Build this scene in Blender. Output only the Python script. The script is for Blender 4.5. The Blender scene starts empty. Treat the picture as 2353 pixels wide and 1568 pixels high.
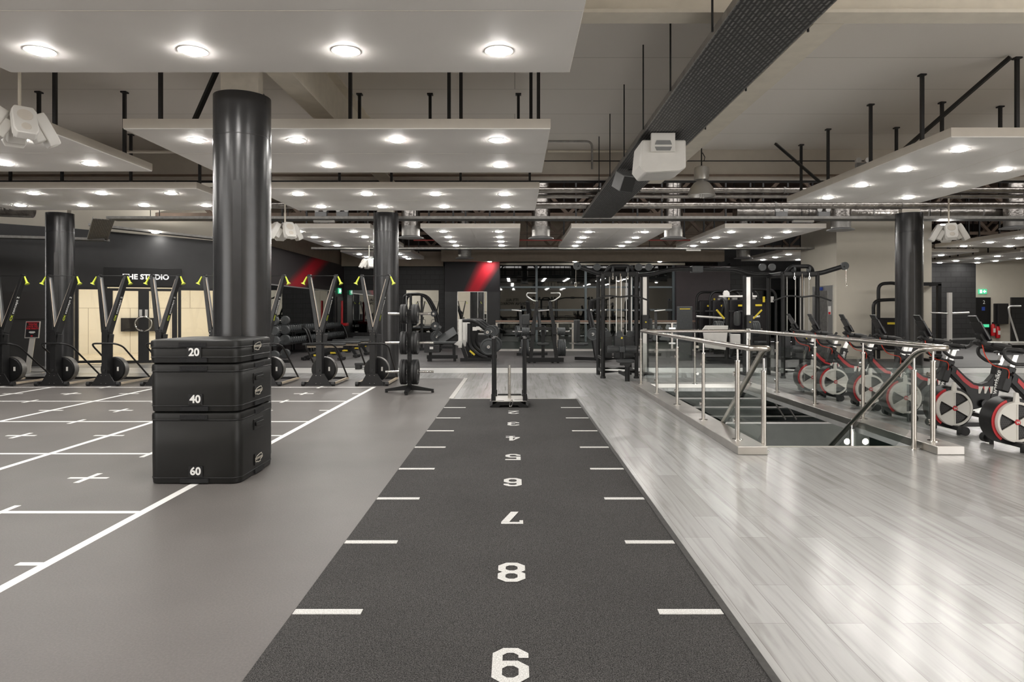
import bpy, math, random
from mathutils import Vector, Matrix
random.seed(7)
PI = math.pi
SC = bpy.context.scene
COL = SC.collection
# ---- camera model of the photograph: principal point, focal length in pixels, eye height
CX, CY, F, EYE = 1183.0, 715.0, 1589.0, 1.45
def wx(px, Y): return (px - CX) * Y / F          # world x of a measured column at depth Y
def wz(py, Y): return EYE + (CY - py) * Y / F    # world height of a measured row at depth Y
def fy(py): return EYE * F / (py - CY)           # depth of a floor point

# ---------------------------------------------------------------- mesh builder
class MB:
    def __init__(s): s.v = []; s.f = []
    def add(s, vs, fs, M=None):
        b = len(s.v)
        for p in vs:
            p = Vector(p)
            s.v.append(M @ p if M is not None else p)
        s.f += [tuple(b + i for i in f) for f in fs]
        return s
    def box(s, x0, x1, y0, y1, z0, z1, M=None):
        vs = [(x0,y0,z0),(x1,y0,z0),(x1,y1,z0),(x0,y1,z0),(x0,y0,z1),(x1,y0,z1),(x1,y1,z1),(x0,y1,z1)]
        return s.add(vs, [(0,3,2,1),(4,5,6,7),(0,1,5,4),(1,2,6,5),(2,3,7,6),(3,0,4,7)], M)
    def cbox(s, c, sx, sy, sz, M=None):
        return s.box(c[0]-sx/2, c[0]+sx/2, c[1]-sy/2, c[1]+sy/2, c[2]-sz/2, c[2]+sz/2, M)
    def bar(s, p0, p1, w, h, up=(0,0,1), w1=None, h1=None):
        # a rectangular bar from p0 to p1; w across, h along the up side
        p0, p1 = Vector(p0), Vector(p1); d = (p1-p0).normalized(); up = Vector(up)
        if abs(d.dot(up)) > .98: up = Vector((0,1,0)) if abs(d.y) < .9 else Vector((1,0,0))
        a = d.cross(up).normalized(); b = a.cross(d).normalized()
        w1 = w if w1 is None else w1; h1 = h if h1 is None else h1
        vs = []
        for p, ww, hh in ((p0,w,h),(p1,w1,h1)):
            vs += [p-a*ww/2-b*hh/2, p+a*ww/2-b*hh/2, p+a*ww/2+b*hh/2, p-a*ww/2+b*hh/2]
        return s.add(vs, [(0,3,2,1),(4,5,6,7),(0,1,5,4),(1,2,6,5),(2,3,7,6),(3,0,4,7)])
    def cyl(s, p0, p1, r0, r1=None, n=16):
        p0, p1 = Vector(p0), Vector(p1); r1 = r0 if r1 is None else r1
        d = (p1-p0).normalized(); up = Vector((0,0,1)) if abs(d.z) < .9 else Vector((1,0,0))
        a = d.cross(up).normalized(); b = a.cross(d)
        vs = []
        for p, r in ((p0,r0),(p1,r1)):
            for i in range(n):
                t = 2*PI*i/n; vs.append(p + a*math.cos(t)*r + b*math.sin(t)*r)
        fs = [(i,(i+1)%n,n+(i+1)%n,n+i) for i in range(n)]
        fs += [tuple(range(n-1,-1,-1)), tuple(range(n,2*n))]
        return s.add(vs, fs)
    def tube(s, pts, r, n=8, closed=False):
        pts = [Vector(p) for p in pts]; m = len(pts); rings = []; nrm = None
        for i, p in enumerate(pts):
            if closed: d = pts[(i+1)%m]-pts[i-1]
            else: d = pts[min(i+1,m-1)]-pts[max(i-1,0)]
            d.normalize()
            if nrm is None:
                u = Vector((0,0,1)) if abs(d.z) < .9 else Vector((1,0,0))
                nrm = d.cross(u).normalized()
            else:
                nrm = (nrm - d*nrm.dot(d)).normalized()
            b = d.cross(nrm)
            rr = r[i] if isinstance(r, (list,tuple)) else r
            rings.append([p + nrm*math.cos(2*PI*k/n)*rr + b*math.sin(2*PI*k/n)*rr for k in range(n)])
        vs = [q for R in rings for q in R]; fs = []
        for i in range(m if closed else m-1):
            j = (i+1) % m
            for k in range(n):
                fs.append((i*n+k, i*n+(k+1)%n, j*n+(k+1)%n, j*n+k))
        if not closed: fs += [tuple(range(n-1,-1,-1)), tuple(range((m-1)*n, m*n))]
        return s.add(vs, fs)
    def lathe(s, prof, o=(0,0,0), axis='z', n=24, M=None, caps=True):
        # prof: (radius, height) pairs turned round an axis through o
        o = Vector(o); vs = []; m = len(prof)
        for r, h in prof:
            for k in range(n):
                t = 2*PI*k/n; c, d = r*math.cos(t), r*math.sin(t)
                vs.append(o + Vector({'z':(c,d,h),'y':(c,h,d),'x':(h,c,d)}[axis]))
        fs = []
        for i in range(m-1):
            for k in range(n):
                fs.append((i*n+k, i*n+(k+1)%n, (i+1)*n+(k+1)%n, (i+1)*n+k))
        if caps and prof[0][0] > 1e-6: fs.append(tuple(range(n-1,-1,-1)))
        if caps and prof[-1][0] > 1e-6: fs.append(tuple(range((m-1)*n, m*n)))
        return s.add(vs, fs, M)
    def prism(s, poly, a0, a1, axis='y', M=None):
        # poly in the plane across axis: axis y -> (x,z), axis x -> (y,z), axis z -> (x,y)
        n = len(poly); vs = []
        for a in (a0, a1):
            for p, q in poly:
                vs.append({'y':(p,a,q),'x':(a,p,q),'z':(p,q,a)}[axis])
        fs = [(i,(i+1)%n,n+(i+1)%n,n+i) for i in range(n)] + [tuple(range(n-1,-1,-1)), tuple(range(n,2*n))]
        return s.add(vs, fs, M)
    def rbox(s, x0, x1, y0, y1, z0, z1, r, n=4, M=None):
        # a box with round vertical corners
        poly = []
        for cx, cy, t0 in ((x1-r,y1-r,0),(x0+r,y1-r,90),(x0+r,y0+r,180),(x1-r,y0+r,270)):
            for i in range(n+1):
                t = math.radians(t0+90*i/n); poly.append((cx+r*math.cos(t), cy+r*math.sin(t)))
        return s.prism(poly, z0, z1, 'z', M)
    def quad(s, a, b, c, d): return s.add([a,b,c,d], [(0,1,2,3)])
    def build(s, name, mat, parent=None, smooth=True, bevel=0):
        me = bpy.data.meshes.new(name); me.from_pydata([tuple(p) for p in s.v], [], s.f); me.validate()
        import bmesh
        bm = bmesh.new(); bm.from_mesh(me); bmesh.ops.recalc_face_normals(bm, faces=bm.faces)
        bm.to_mesh(me); bm.free()
        if smooth:
            me.polygons.foreach_set('use_smooth', [True]*len(me.polygons)); me.set_sharp_from_angle(angle=math.radians(38))
        o = bpy.data.objects.new(name, me); COL.objects.link(o); me.materials.append(mat)
        if parent is not None: o.parent = parent
        if bevel:
            b = o.modifiers.new('bevel', 'BEVEL'); b.width = bevel; b.segments = 2; b.limit_method = 'ANGLE'; b.angle_limit = math.radians(50)
        return o

def fillet(pts, r, n=6):
    pts = [Vector(p) for p in pts]; out = [pts[0]]
    for i in range(1, len(pts)-1):
        a, p, b = pts[i-1], pts[i], pts[i+1]
        u, v = (a-p), (b-p); q = min(r, u.length*.48, v.length*.48)
        s0, s1 = p+u.normalized()*q, p+v.normalized()*q
        for k in range(n+1):
            t = k/n; out.append(s0*(1-t)**2 + p*2*t*(1-t) + s1*t*t)
    out.append(pts[-1]); return out

# ---------------------------------------------------------------- object tags
def thing(name, label, cat, loc=(0,0,0), rotz=0, group=None, kind=None):
    o = bpy.data.objects.new(name, None); COL.objects.link(o); o.empty_display_size = .1
    o.location = loc; o.rotation_euler = (0,0,rotz)
    return tag(o, label, cat, group, kind)
def tag(o, label, cat, group=None, kind=None):
    o['label'] = label; o['category'] = cat
    if group: o['group'] = group
    if kind: o['kind'] = kind
    return o
def struct(o, label=None):
    o['kind'] = 'structure'
    if label: o['label'] = label
    return o
def dup(root, loc, rotz=None, label=None, group=None):
    def cp(o, par):
        c = o.copy(); COL.objects.link(c)
        if par is not None: c.parent = par
        for ch in list(KIDS.get(o.name, ())): cp(ch, c)
        return c
    r = cp(root, None); r.location = loc
    if rotz is not None: r.rotation_euler = (0,0,rotz)
    if label: r['label'] = label
    if group: r['group'] = group
    return r
KIDS = {}
def index_kids():
    KIDS.clear()
    for o in COL.objects:
        if o.parent is not None: KIDS.setdefault(o.parent.name, []).append(o)

def text(name, body, mat, M, size, parent=None, bold=0.0, depth=.001, align='CENTER', spacing=1.0):
    cu = bpy.data.curves.new(name, 'FONT'); cu.body = body; cu.size = size; cu.extrude = depth
    cu.offset = bold; cu.align_x = align; cu.align_y = 'CENTER'; cu.resolution_u = 3; cu.space_character = spacing
    t = bpy.data.objects.new(name+'_curve', cu); COL.objects.link(t)
    bpy.context.view_layer.update()
    dg = bpy.context.evaluated_depsgraph_get()
    me = bpy.data.meshes.new_from_object(t.evaluated_get(dg)); me.name = name
    bpy.data.objects.remove(t); bpy.data.curves.remove(cu)
    me.transform(M); me.materials.clear(); me.materials.append(mat)
    o = bpy.data.objects.new(name, me); COL.objects.link(o)
    if parent is not None: o.parent = parent
    return o
def basis(o, right, up):
    r, u = Vector(right).normalized(), Vector(up).normalized(); n = r.cross(u)
    return Matrix(((r.x,u.x,n.x,o[0]),(r.y,u.y,n.y,o[1]),(r.z,u.z,n.z,o[2]),(0,0,0,1)))
ORD = ['first','second','third','fourth','fifth','sixth','seventh','eighth','ninth','tenth','eleventh','twelfth','thirteenth','fourteenth',
       'fifteenth','sixteenth','seventeenth','eighteenth','nineteenth','twentieth','twenty-first','twenty-second','twenty-third','twenty-fourth']

# ---------------------------------------------------------------- materials
def srgb(r, g=None, b=None):
    if g is None: g = b = r
    f = lambda c: (c/255/12.92 if c <= 10 else ((c/255+.055)/1.055)**2.4)
    return (f(r), f(g), f(b))
def mat(name, col, rough=.5, metal=0.0, var=.08, scale=6.0, bump=0.0, bscale=60.0, spec=.5, coat=0.0, emit=None, estr=0.0, stretch=None):
    m = bpy.data.materials.new(name); m.use_nodes = True; nt = m.node_tree; N, L = nt.nodes, nt.links
    p = N['Principled BSDF']
    p.inputs['Roughness'].default_value = rough; p.inputs['Metallic'].default_value = metal
    p.inputs['Specular IOR Level'].default_value = spec; p.inputs['Coat Weight'].default_value = coat
    tc = N.new('ShaderNodeTexCoord'); mp = N.new('ShaderNodeMapping'); L.new(tc.outputs['Object'], mp.inputs['Vector'])
    if stretch: mp.inputs['Scale'].default_value = stretch
    if var:
        n = N.new('ShaderNodeTexNoise'); n.inputs['Scale'].default_value = scale; n.inputs['Detail'].default_value = 3
        L.new(mp.outputs['Vector'], n.inputs['Vector'])
        r = N.new('ShaderNodeValToRGB'); r.color_ramp.elements[0].position = .3; r.color_ramp.elements[1].position = .7
        r.color_ramp.elements[0].color = (*[c*(1-var) for c in col], 1); r.color_ramp.elements[1].color = (*[min(1,c*(1+var)) for c in col], 1)
        L.new(n.outputs['Fac'], r.inputs['Fac']); L.new(r.outputs['Color'], p.inputs['Base Color'])
    else: p.inputs['Base Color'].default_value = (*col, 1)
    if bump:
        n2 = N.new('ShaderNodeTexNoise'); n2.inputs['Scale'].default_value = bscale; n2.inputs['Detail'].default_value = 2
        L.new(mp.outputs['Vector'], n2.inputs['Vector'])
        b = N.new('ShaderNodeBump'); b.inputs['Strength'].default_value = bump; b.inputs['Distance'].default_value = .01
        L.new(n2.outputs['Fac'], b.inputs['Height']); L.new(b.outputs['Normal'], p.inputs['Normal'])
    if emit:
        p.inputs['Emission Color'].default_value = (*emit, 1); p.inputs['Emission Strength'].default_value = estr
    return m
def glass(name, tint, refl=.08, rough=.0):
    m = bpy.data.materials.new(name); m.use_nodes = True; nt = m.node_tree; N, L = nt.nodes, nt.links
    N.remove(N['Principled BSDF']); out = N['Material Output']
    t = N.new('ShaderNodeBsdfTransparent'); t.inputs['Color'].default_value = (*tint, 1)
    g = N.new('ShaderNodeBsdfGlossy'); g.inputs['Roughness'].default_value = rough; g.inputs['Color'].default_value = (.9,.95,.93,1)
    lw = N.new('ShaderNodeLayerWeight'); lw.inputs['Blend'].default_value = .25
    mu = N.new('ShaderNodeMath'); mu.operation = 'MULTIPLY_ADD'; mu.inputs[1].default_value = .22; mu.inputs[2].default_value = refl*.5
    L.new(lw.outputs['Fresnel'], mu.inputs[0])
    mx = N.new('ShaderNodeMixShader'); L.new(mu.outputs[0], mx.inputs['Fac']); L.new(t.outputs[0], mx.inputs[1]); L.new(g.outputs[0], mx.inputs[2])
    L.new(mx.outputs[0], out.inputs['Surface'])
    return m
def ramp(N, stops):
    r = N.new('ShaderNodeValToRGB'); e = r.color_ramp.elements
    e[0].position, e[0].color = stops[0][0], (*stops[0][1], 1); e[1].position, e[1].color = stops[-1][0], (*stops[-1][1], 1)
    for p, c in stops[1:-1]:
        q = e.new(p); q.color = (*c, 1)
    return r
def brick_mat(name, c1, c2, mortar, w, h, ms, rough, order='xz', grain=None, bump=.15, wavy=0.0, spec=.5):
    # bricks, blocks, planks or tiles laid out in object space
    m = bpy.data.materials.new(name); m.use_nodes = True; nt = m.node_tree; N, L = nt.nodes, nt.links
    p = N['Principled BSDF']; p.inputs['Roughness'].default_value = rough; p.inputs['Specular IOR Level'].default_value = spec
    tc = N.new('ShaderNodeTexCoord'); sp = N.new('ShaderNodeSeparateXYZ'); cb = N.new('ShaderNodeCombineXYZ')
    L.new(tc.outputs['Object'], sp.inputs[0])
    L.new(sp.outputs['XYZ'.index(order[0].upper())], cb.inputs[0]); L.new(sp.outputs['XYZ'.index(order[1].upper())], cb.inputs[1])
    b = N.new('ShaderNodeTexBrick'); b.inputs['Scale'].default_value = 1; b.inputs['Brick Width'].default_value = w; b.inputs['Row Height'].default_value = h
    b.inputs['Mortar Size'].default_value = ms; b.inputs['Mortar Smooth'].default_value = .1; b.inputs['Bias'].default_value = 0
    b.offset = .37 if grain else .5
    b.inputs['Color1'].default_value = (*c1, 1); b.inputs['Color2'].default_value = (*c2, 1); b.inputs['Mortar'].default_value = (*mortar, 1)
    L.new(cb.outputs[0], b.inputs['Vector'])
    col = b.outputs['Color']
    bm = N.new('ShaderNodeBump'); bm.inputs['Strength'].default_value = bump; bm.inputs['Distance'].default_value = .004; bm.invert = True
    L.new(b.outputs['Fac'], bm.inputs['Height'])
    if grain:
        mp = N.new('ShaderNodeMapping'); mp.inputs['Scale'].default_value = grain; L.new(cb.outputs[0], mp.inputs['Vector'])
        n = N.new('ShaderNodeTexNoise'); n.inputs['Scale'].default_value = 1; n.inputs['Detail'].default_value = 5; n.inputs['Distortion'].default_value = .9
        L.new(mp.outputs[0], n.inputs['Vector'])
        r = ramp(N, [(.28,(.62,.605,.59)),(.5,(.97,.97,.97)),(.72,(1.08,1.08,1.08))]); L.new(n.outputs['Fac'], r.inputs['Fac'])
        mx = N.new('ShaderNodeMix'); mx.data_type = 'RGBA'; mx.blend_type = 'MULTIPLY'; mx.inputs['Factor'].default_value = .8
        L.new(col, mx.inputs['A']); L.new(r.outputs['Color'], mx.inputs['B']); col = mx.outputs['Result']
        b2 = N.new('ShaderNodeBump'); b2.inputs['Strength'].default_value = .08; b2.inputs['Distance'].default_value = .003
        L.new(n.outputs['Fac'], b2.inputs['Height']); L.new(bm.outputs['Normal'], b2.inputs['Normal']); bm = b2
    if wavy:
        n3 = N.new('ShaderNodeTexNoise'); n3.inputs['Scale'].default_value = 2.6; n3.inputs['Detail'].default_value = 1
        L.new(cb.outputs[0], n3.inputs['Vector'])
        b3 = N.new('ShaderNodeBump'); b3.inputs['Strength'].default_value = wavy; b3.inputs['Distance'].default_value = .02
        L.new(n3.outputs['Fac'], b3.inputs['Height']); L.new(bm.outputs['Normal'], b3.inputs['Normal']); bm = b3
    L.new(col, p.inputs['Base Color']); L.new(bm.outputs['Normal'], p.inputs['Normal'])
    return m
def speckle_mat(name, dark, light, scale, rough, bump, blot=None):
    m = bpy.data.materials.new(name); m.use_nodes = True; nt = m.node_tree; N, L = nt.nodes, nt.links
    p = N['Principled BSDF']; p.inputs['Roughness'].default_value = rough; p.inputs['Specular IOR Level'].default_value = .25
    tc = N.new('ShaderNodeTexCoord')
    n = N.new('ShaderNodeTexNoise'); n.inputs['Scale'].default_value = scale; n.inputs['Detail'].default_value = 3; n.inputs['Roughness'].default_value = .7
    L.new(tc.outputs['Object'], n.inputs['Vector'])
    r = ramp(N, [(.38,dark),(.66,light)]); L.new(n.outputs['Fac'], r.inputs['Fac']); col = r.outputs['Color']
    if blot:
        n2 = N.new('ShaderNodeTexNoise'); n2.inputs['Scale'].default_value = 1.1; n2.inputs['Detail'].default_value = 5; L.new(tc.outputs['Object'], n2.inputs['Vector'])
        r2 = ramp(N, [(.3,(1-blot,)*3),(.7,(1+blot,)*3)]); L.new(n2.outputs['Fac'], r2.inputs['Fac'])
        mx = N.new('ShaderNodeMix'); mx.data_type = 'RGBA'; mx.blend_type = 'MULTIPLY'; mx.inputs['Factor'].default_value = 1
        L.new(col, mx.inputs['A']); L.new(r2.outputs['Color'], mx.inputs['B']); col = mx.outputs['Result']
    L.new(col, p.inputs['Base Color'])
    if bump:
        b = N.new('ShaderNodeBump'); b.inputs['Strength'].default_value = bump; b.inputs['Distance'].default_value = .006
        L.new(n.outputs['Fac'], b.inputs['Height']); L.new(b.outputs['Normal'], p.inputs['Normal'])
    return m
def stripe_mat(name, base, red, axis, x0, z0, x1, z1, w0, w1):
    # dark wall paint with a sprayed soft-edged diagonal red band from (x0,z0) to (x1,z1)
    m = bpy.data.materials.new(name); m.use_nodes = True; nt = m.node_tree; N, L = nt.nodes, nt.links
    p = N['Principled BSDF']; p.inputs['Roughness'].default_value = .55
    tc = N.new('ShaderNodeTexCoord'); sp = N.new('ShaderNodeSeparateXYZ'); L.new(tc.outputs['Object'], sp.inputs[0])
    def mth(op, a, b):
        q = N.new('ShaderNodeMath'); q.operation = op
        for i, v in enumerate((a, b)):
            if isinstance(v, (int,float)): q.inputs[i].default_value = v
            else: L.new(v, q.inputs[i])
        return q.outputs[0]
    t = mth('DIVIDE', mth('SUBTRACT', sp.outputs['Z'], z0), z1-z0)
    c = mth('ADD', mth('MULTIPLY', t, x1-x0), x0)
    w = mth('ADD', mth('MULTIPLY', t, w1-w0), w0)
    d = mth('DIVIDE', mth('ABSOLUTE', mth('SUBTRACT', sp.outputs['XYZ'.index(axis.upper())], c), 0), w)
    r = ramp(N, [(.25, red), (.5, tuple(b*.6+q*.4 for b, q in zip(base, red))), (.8, base)])
    L.new(d, r.inputs['Fac']); L.new(r.outputs['Color'], p.inputs['Base Color'])
    return m

M = dict(
    raft=mat('raft_white', (.87,.845,.81), .6, var=.02, scale=1.5),
    raft_edge=mat('raft_edge_cream', (.64,.59,.52), .6, var=.03),
    ceiling=brick_mat('ceiling_board', (.86,.82,.77), (.84,.80,.75), (.50,.47,.43), 400.0, 1.2, .006, .7, 'xy', bump=.2),
    beam=mat('beam_cream', (.80,.74,.63), .55, var=.05),
    concrete=mat('column_concrete', (.62,.57,.49), .7, var=.08, scale=9),
    bulkhead=mat('bulkhead_beige', (.50,.42,.33), .7, var=.06),
    void=mat('roof_void_dark', (.035,.026,.022), .8, var=.2),
    deck=mat('roof_deck_brown', (.09,.055,.042), .7, var=.25),
    truss=mat('truss_brown', (.22,.16,.12), .6, var=.15),
    beige=mat('wall_beige', (.70,.65,.55), .65, var=.03, scale=2),
    cream=mat('studio_cream', (.82,.79,.71), .65, var=.03),
    black_wall=mat('wall_black', (.022,.022,.023), .38, var=.12, scale=3),
    black_brick=brick_mat('block_black', (.022,.022,.023), (.027,.027,.028), (.010,.010,.010), .44, .225, .012, .5, 'xz', bump=.5),
    plum=mat('wall_plum', (.055,.042,.046), .5, var=.06),
    sheet=speckle_mat('sheet_grey', (.122,.1125,.107), (.154,.142,.135), 90.0, .42, .05, blot=.10),
    line=mat('line_white', (.86,.85,.83), .5, var=.03),
    turf=speckle_mat('turf_charcoal', (.006,.006,.0065), (.150,.144,.140), 210.0, .95, 1.0, blot=.10),
    turf_white=speckle_mat('turf_white', (.55,.54,.52), (.92,.91,.89), 160.0, .95, .8),
    wood=brick_mat('wood_grey', (.52,.52,.515), (.415,.41,.40), (.30,.29,.28), 1.22, .18, .0016, .22, 'yx', grain=(.85,17.0,1), bump=.2, wavy=.12, spec=.8),
    wood_pale=brick_mat('wood_pale', (.74,.73,.71), (.66,.65,.63), (.3,.29,.28), 1.22, .18, .0016, .3, 'xy', grain=(.85,17.0,1), bump=.2, wavy=.08),
    studio_wood=brick_mat('studio_wood', (.66,.58,.45), (.60,.52,.40), (.4,.32,.22), 1.2, .12, .002, .15, 'xy', grain=(1,14,1)),
    rubber=brick_mat('rubber_tile', (.085,.08,.08), (.075,.07,.07), (.03,.03,.03), 1.0, 1.0, .008, .5, 'xy', bump=.2),
    edging=mat('edging_dark', (.06,.058,.056), .5, var=.2, scale=30),
    edge_light=mat('edging_light', (.55,.53,.5), .35, metal=.3, var=.06),
    column=mat('column_black', (.028,.028,.029), .24, var=.10, scale=5, bump=.05, bscale=180),
    black=mat('frame_black', (.009,.009,.0095), .38, var=.12, scale=12),
    satin=mat('satin_black', (.009,.009,.0095), .42, var=.15, scale=20, bump=.04, bscale=200, spec=.38),
    rubber_blk=mat('rubber_black', (.018,.018,.0185), .55, var=.15, scale=18),
    plate=mat('plate_grey', (.050,.054,.056), .5, var=.12, scale=20),
    pad=mat('pad_grey', (.040,.042,.043), .45, var=.10, scale=14),
    stackm=brick_mat('weight_stack_grey', (.05,.052,.054), (.045,.046,.048), (.008,.008,.008), 5.0, .032, .004, .4, 'xz', bump=.4),
    vinyl=mat('vinyl_charcoal', (.010,.0099,.0093), .42, var=.10, scale=4, bump=.10, bscale=9, spec=.33),
    velcro=mat('velcro_black', (.010,.010,.011), .9, var=.3, scale=90, bump=.3, bscale=300),
    steel=mat('brushed_steel', (.62,.585,.54), .26, metal=1, var=.06, scale=6, bump=.03, bscale=90, stretch=(1,1,.03)),
    kerbsteel=mat('kerb_steel', (.60,.575,.545), .33, metal=1, var=.08, scale=3),
    chrome=mat('chrome', (.78,.77,.75), .12, metal=1, var=.03),
    silver=mat('silver_satin', (.66,.65,.63), .32, metal=.8, var=.05),
    foil=mat('duct_foil', (.33,.31,.29), .28, metal=1, var=.25, scale=7, bump=.9, bscale=14),
    galv=mat('galvanised', (.30,.29,.275), .45, metal=.7, var=.2, scale=10),
    mesh=brick_mat('perforated_tray', (.10,.098,.095), (.19,.185,.18), (.022,.022,.022), .085, .034, .010, .5, 'yx', bump=.8),
    grey=mat('grey_plastic', (.23,.23,.23), .45, var=.08),
    white=mat('white_plastic', (.74,.72,.68), .4, var=.03),
    lime=mat('lime_grip', (.62,.72,.06), .45, var=.05),
    cordm=mat('cord_cream', (.62,.52,.42), .6, var=.1),
    railwood=mat('rail_tan', (.58,.49,.37), .5, var=.08, scale=10),
    red=mat('red_paint', (.52,.012,.018), .35, var=.05),
    redcord=mat('red_cord', (.65,.05,.02), .4, var=.05),
    bikewhite=mat('bike_white', (.74,.72,.67), .38, var=.02),
    darkgrille=brick_mat('hex_grille', (.012,.012,.012), (.02,.02,.02), (.055,.05,.05), .022, .022, .003, .5, 'xz', bump=.6),
    yellow=mat('yellow_tag', (.75,.58,.04), .5, var=.05),
    mirror=mat('mirror_dark', (.40,.41,.41), .015, metal=1, var=.0),
    mirror2=mat('mirror_clear', (.80,.80,.78), .015, metal=1, var=.0),
    nightglass=mat('night_glazing', (.004,.005,.005), .02, var=0, spec=1.0),
    mullion=mat('mullion_grey', (.16,.19,.205), .4, metal=.3, var=.05),
    glass=glass('clear_glass', (.982,.993,.988), .03),
    glass2=glass('studio_glass', (.95,.95,.94), .05),
    green=mat('stair_green', (.035,.055,.047), .3, var=.15),
    stairgrey=mat('stair_soffit', (.15,.16,.145), .5, var=.06),
    tread=mat('stair_tread', (.055,.07,.06), .4, var=.12),
    lamp=mat('lamp_glow', (1,1,1), .5, var=0, emit=(1.0,.97,.925), estr=150.0),
    lamp2=mat('studio_glow', (1,1,1), .5, var=0, emit=(1.0,.93,.80), estr=230.0),
    exit=mat('exit_green', (.01,.25,.10), .5, var=.05, emit=(.10,.75,.38), estr=.7),
    exitw=mat('exit_white', (.9,.9,.9), .5, var=0, emit=(.85,1,.92), estr=1.2),
    studio_panel=brick_mat('studio_panel', (.82,.79,.71), (.80,.77,.69), (.45,.42,.36), 1.15, 1.55, .010, .6, 'xz', bump=.1),
    poster=mat('poster_black', (.012,.011,.013), .3, var=.1),
    posterred=mat('poster_red', (.7,.015,.03), .4, var=.05),
    blue=mat('sign_blue', (.03,.07,.35), .5, var=.05),
    letter=mat('letter_white', (.85,.85,.84), .5, var=.02, emit=(1,1,1), estr=.25),
    ink=mat('ink_white', (.80,.80,.78), .5, var=.03),
    inkblack=mat('ink_black', (.015,.015,.015), .5, var=.1),
    badge=mat('badge_beige', (.52,.48,.41), .5, var=.05),
)
# ================================================================ THE SETTING
ZR, ZC = 3.50, 4.53           # underside of the hung rafts, ceiling boards
M['letter'] = mat('letter_white', (.85,.85,.84), .5, var=.02, emit=(1,.98,.95), estr=.45)
def slab(name, rects, z0, z1, m, label=None):
    b = MB()
    for x0, x1, y0, y1 in rects: b.box(x0, x1, y0, y1, z0, z1)
    return struct(b.build(name, m, smooth=False), label)
SX0, SX1, SY0, SY1 = 2.545, 4.25, 7.39, 13.0        # the stair opening
slab('floor', [(1.0,SX0,-10,17.7),(SX0,SX1,-10,SY0),(SX0,SX1,SY1,17.7),(SX1,12,-10,11.5),(SX1,24,11.5,17.7),(-1.05,1.0,11.36,17.7),(-1.05,1.0,-10,-3),
     (-20,-1.05,14.9,17.7),(-20,-8.0,17.7,21.5)], -.06, 0, M['wood'], 'grey wood plank floor around the stairwell')
fs = slab('sheet_floor', [(-12,-1.05,-10,8),(-20,-1.05,8,14.9)], -.06, 0, M['sheet'], 'grey sheet floor with white line markings')
slab('rubber_floor', [(-8.0,24,17.7,32.6)], -.06, 0, M['rubber'], 'dark rubber tile floor of the weights area')
slab('floor_border', [(-20,24,16.15,17.6)], 0, .0015, M['wood_pale'], 'pale plank border along the weights area')
# white painted lines of the functional zone, a 2.04 m grid with ticks and crosses
b = MB(); t = .0012
gx = [-2.68-2.04*k for k in range(7)]; gy = [4.98+2.04*k-2.04*3 for k in range(8)]
for x in gx: b.box(x-.033, x+.033, -3.5 if x > -11.5 else 8.1, 13.2, 0, t)
for y in gy: b.box(-16 if y > 8 else -11.9, -2.713, y-.028, y+.028, 0, t+.0003)
for x in gx:
    for y in gy[1:]:
        ym, xm = y-1.02, x-1.02
        if xm < -11.5 and ym < 9.5: continue
        if x == gx[0]: b.box(x-.17, x-.033, ym-.024, ym+.024, 0, t+.0003)
        else: b.box(x-.17, x+.17, ym-.024, ym+.024, 0, t+.0006)
        b.box(xm-.024, xm+.024, y-.17, y+.17, 0, t+.0006)
        b.box(xm-.17, xm+.17, ym-.024, ym+.024, 0, t+.0003); b.box(xm-.024, xm+.024, ym-.17, ym+.17, 0, t+.0006)
struct(b.build('line_marking', M['line'], fs, smooth=False), 'white floor lines')

# ---- turf sled lane
tf = tag(MB().box(-1.065,1.0,-3,11.36,-.2,.004).build('turf_track', M['turf'], smooth=False),
         'dark charcoal turf sled lane with white distance numbers from 2 to 9', 'turf track')
ymark = [3.32+1.003*k for k in range(-3, 8)]
for y in ymark:
    MB().box(-1.06,-.735,y-.027,y+.027,.004,.007).build('distance_tick', M['turf_white'], tf, smooth=False)
    MB().box(.69,.995,y-.027,y+.027,.004,.007).build('distance_tick', M['turf_white'], tf, smooth=False)
# block numerals, turned round to be read from the far end of the lane
W_, H_, S_ = .15, .28, .042
h_, c_, m_ = S_/2, .032, .14
def stroke(path, closed=False, w=S_):
    # a mitred band along a centre line, as quads
    n = len(path); P = [Vector((*p,0)) for p in path]; L = []; R = []
    for i in range(n):
        a = P[i-1] if (i or closed) else None; b = P[(i+1) % n] if (i < n-1 or closed) else None
        d0 = (P[i]-a).normalized() if a is not None else None; d1 = (b-P[i]).normalized() if b is not None else None
        d0 = d0 if d0 is not None else d1; d1 = d1 if d1 is not None else d0
        n0, n1 = Vector((-d0.y,d0.x,0)), Vector((-d1.y,d1.x,0)); q = (n0+n1).normalized(); k = w/2/max(.4,q.dot(n0))
        L.append(P[i]+q*k); R.append(P[i]-q*k)
    return [[tuple(v.xy) for v in (L[i],R[i],R[(i+1)%n],L[(i+1)%n])] for i in range(n if closed else n-1)]
def octa(y0, y1):
    x0, x1, a, b = h_, W_-h_, y0+h_, y1-h_
    return stroke([(x0+c_,a),(x1-c_,a),(x1,a+c_),(x1,b-c_),(x1-c_,b),(x0+c_,b),(x0,b-c_),(x0,a+c_)], True)
X1, Y1 = W_-h_, H_-h_
hookt = [(h_,H_-.085),(h_,Y1-c_),(h_+c_,Y1),(X1-c_,Y1),(X1,Y1-c_)]
hookb = [(X1,h_+c_),(X1-c_,h_),(h_+c_,h_),(h_,h_+c_),(h_,.085)]
rect = lambda x0,x1,y0,y1: [[(x0,y0),(x1,y0),(x1,y1),(x0,y1)]]
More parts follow.
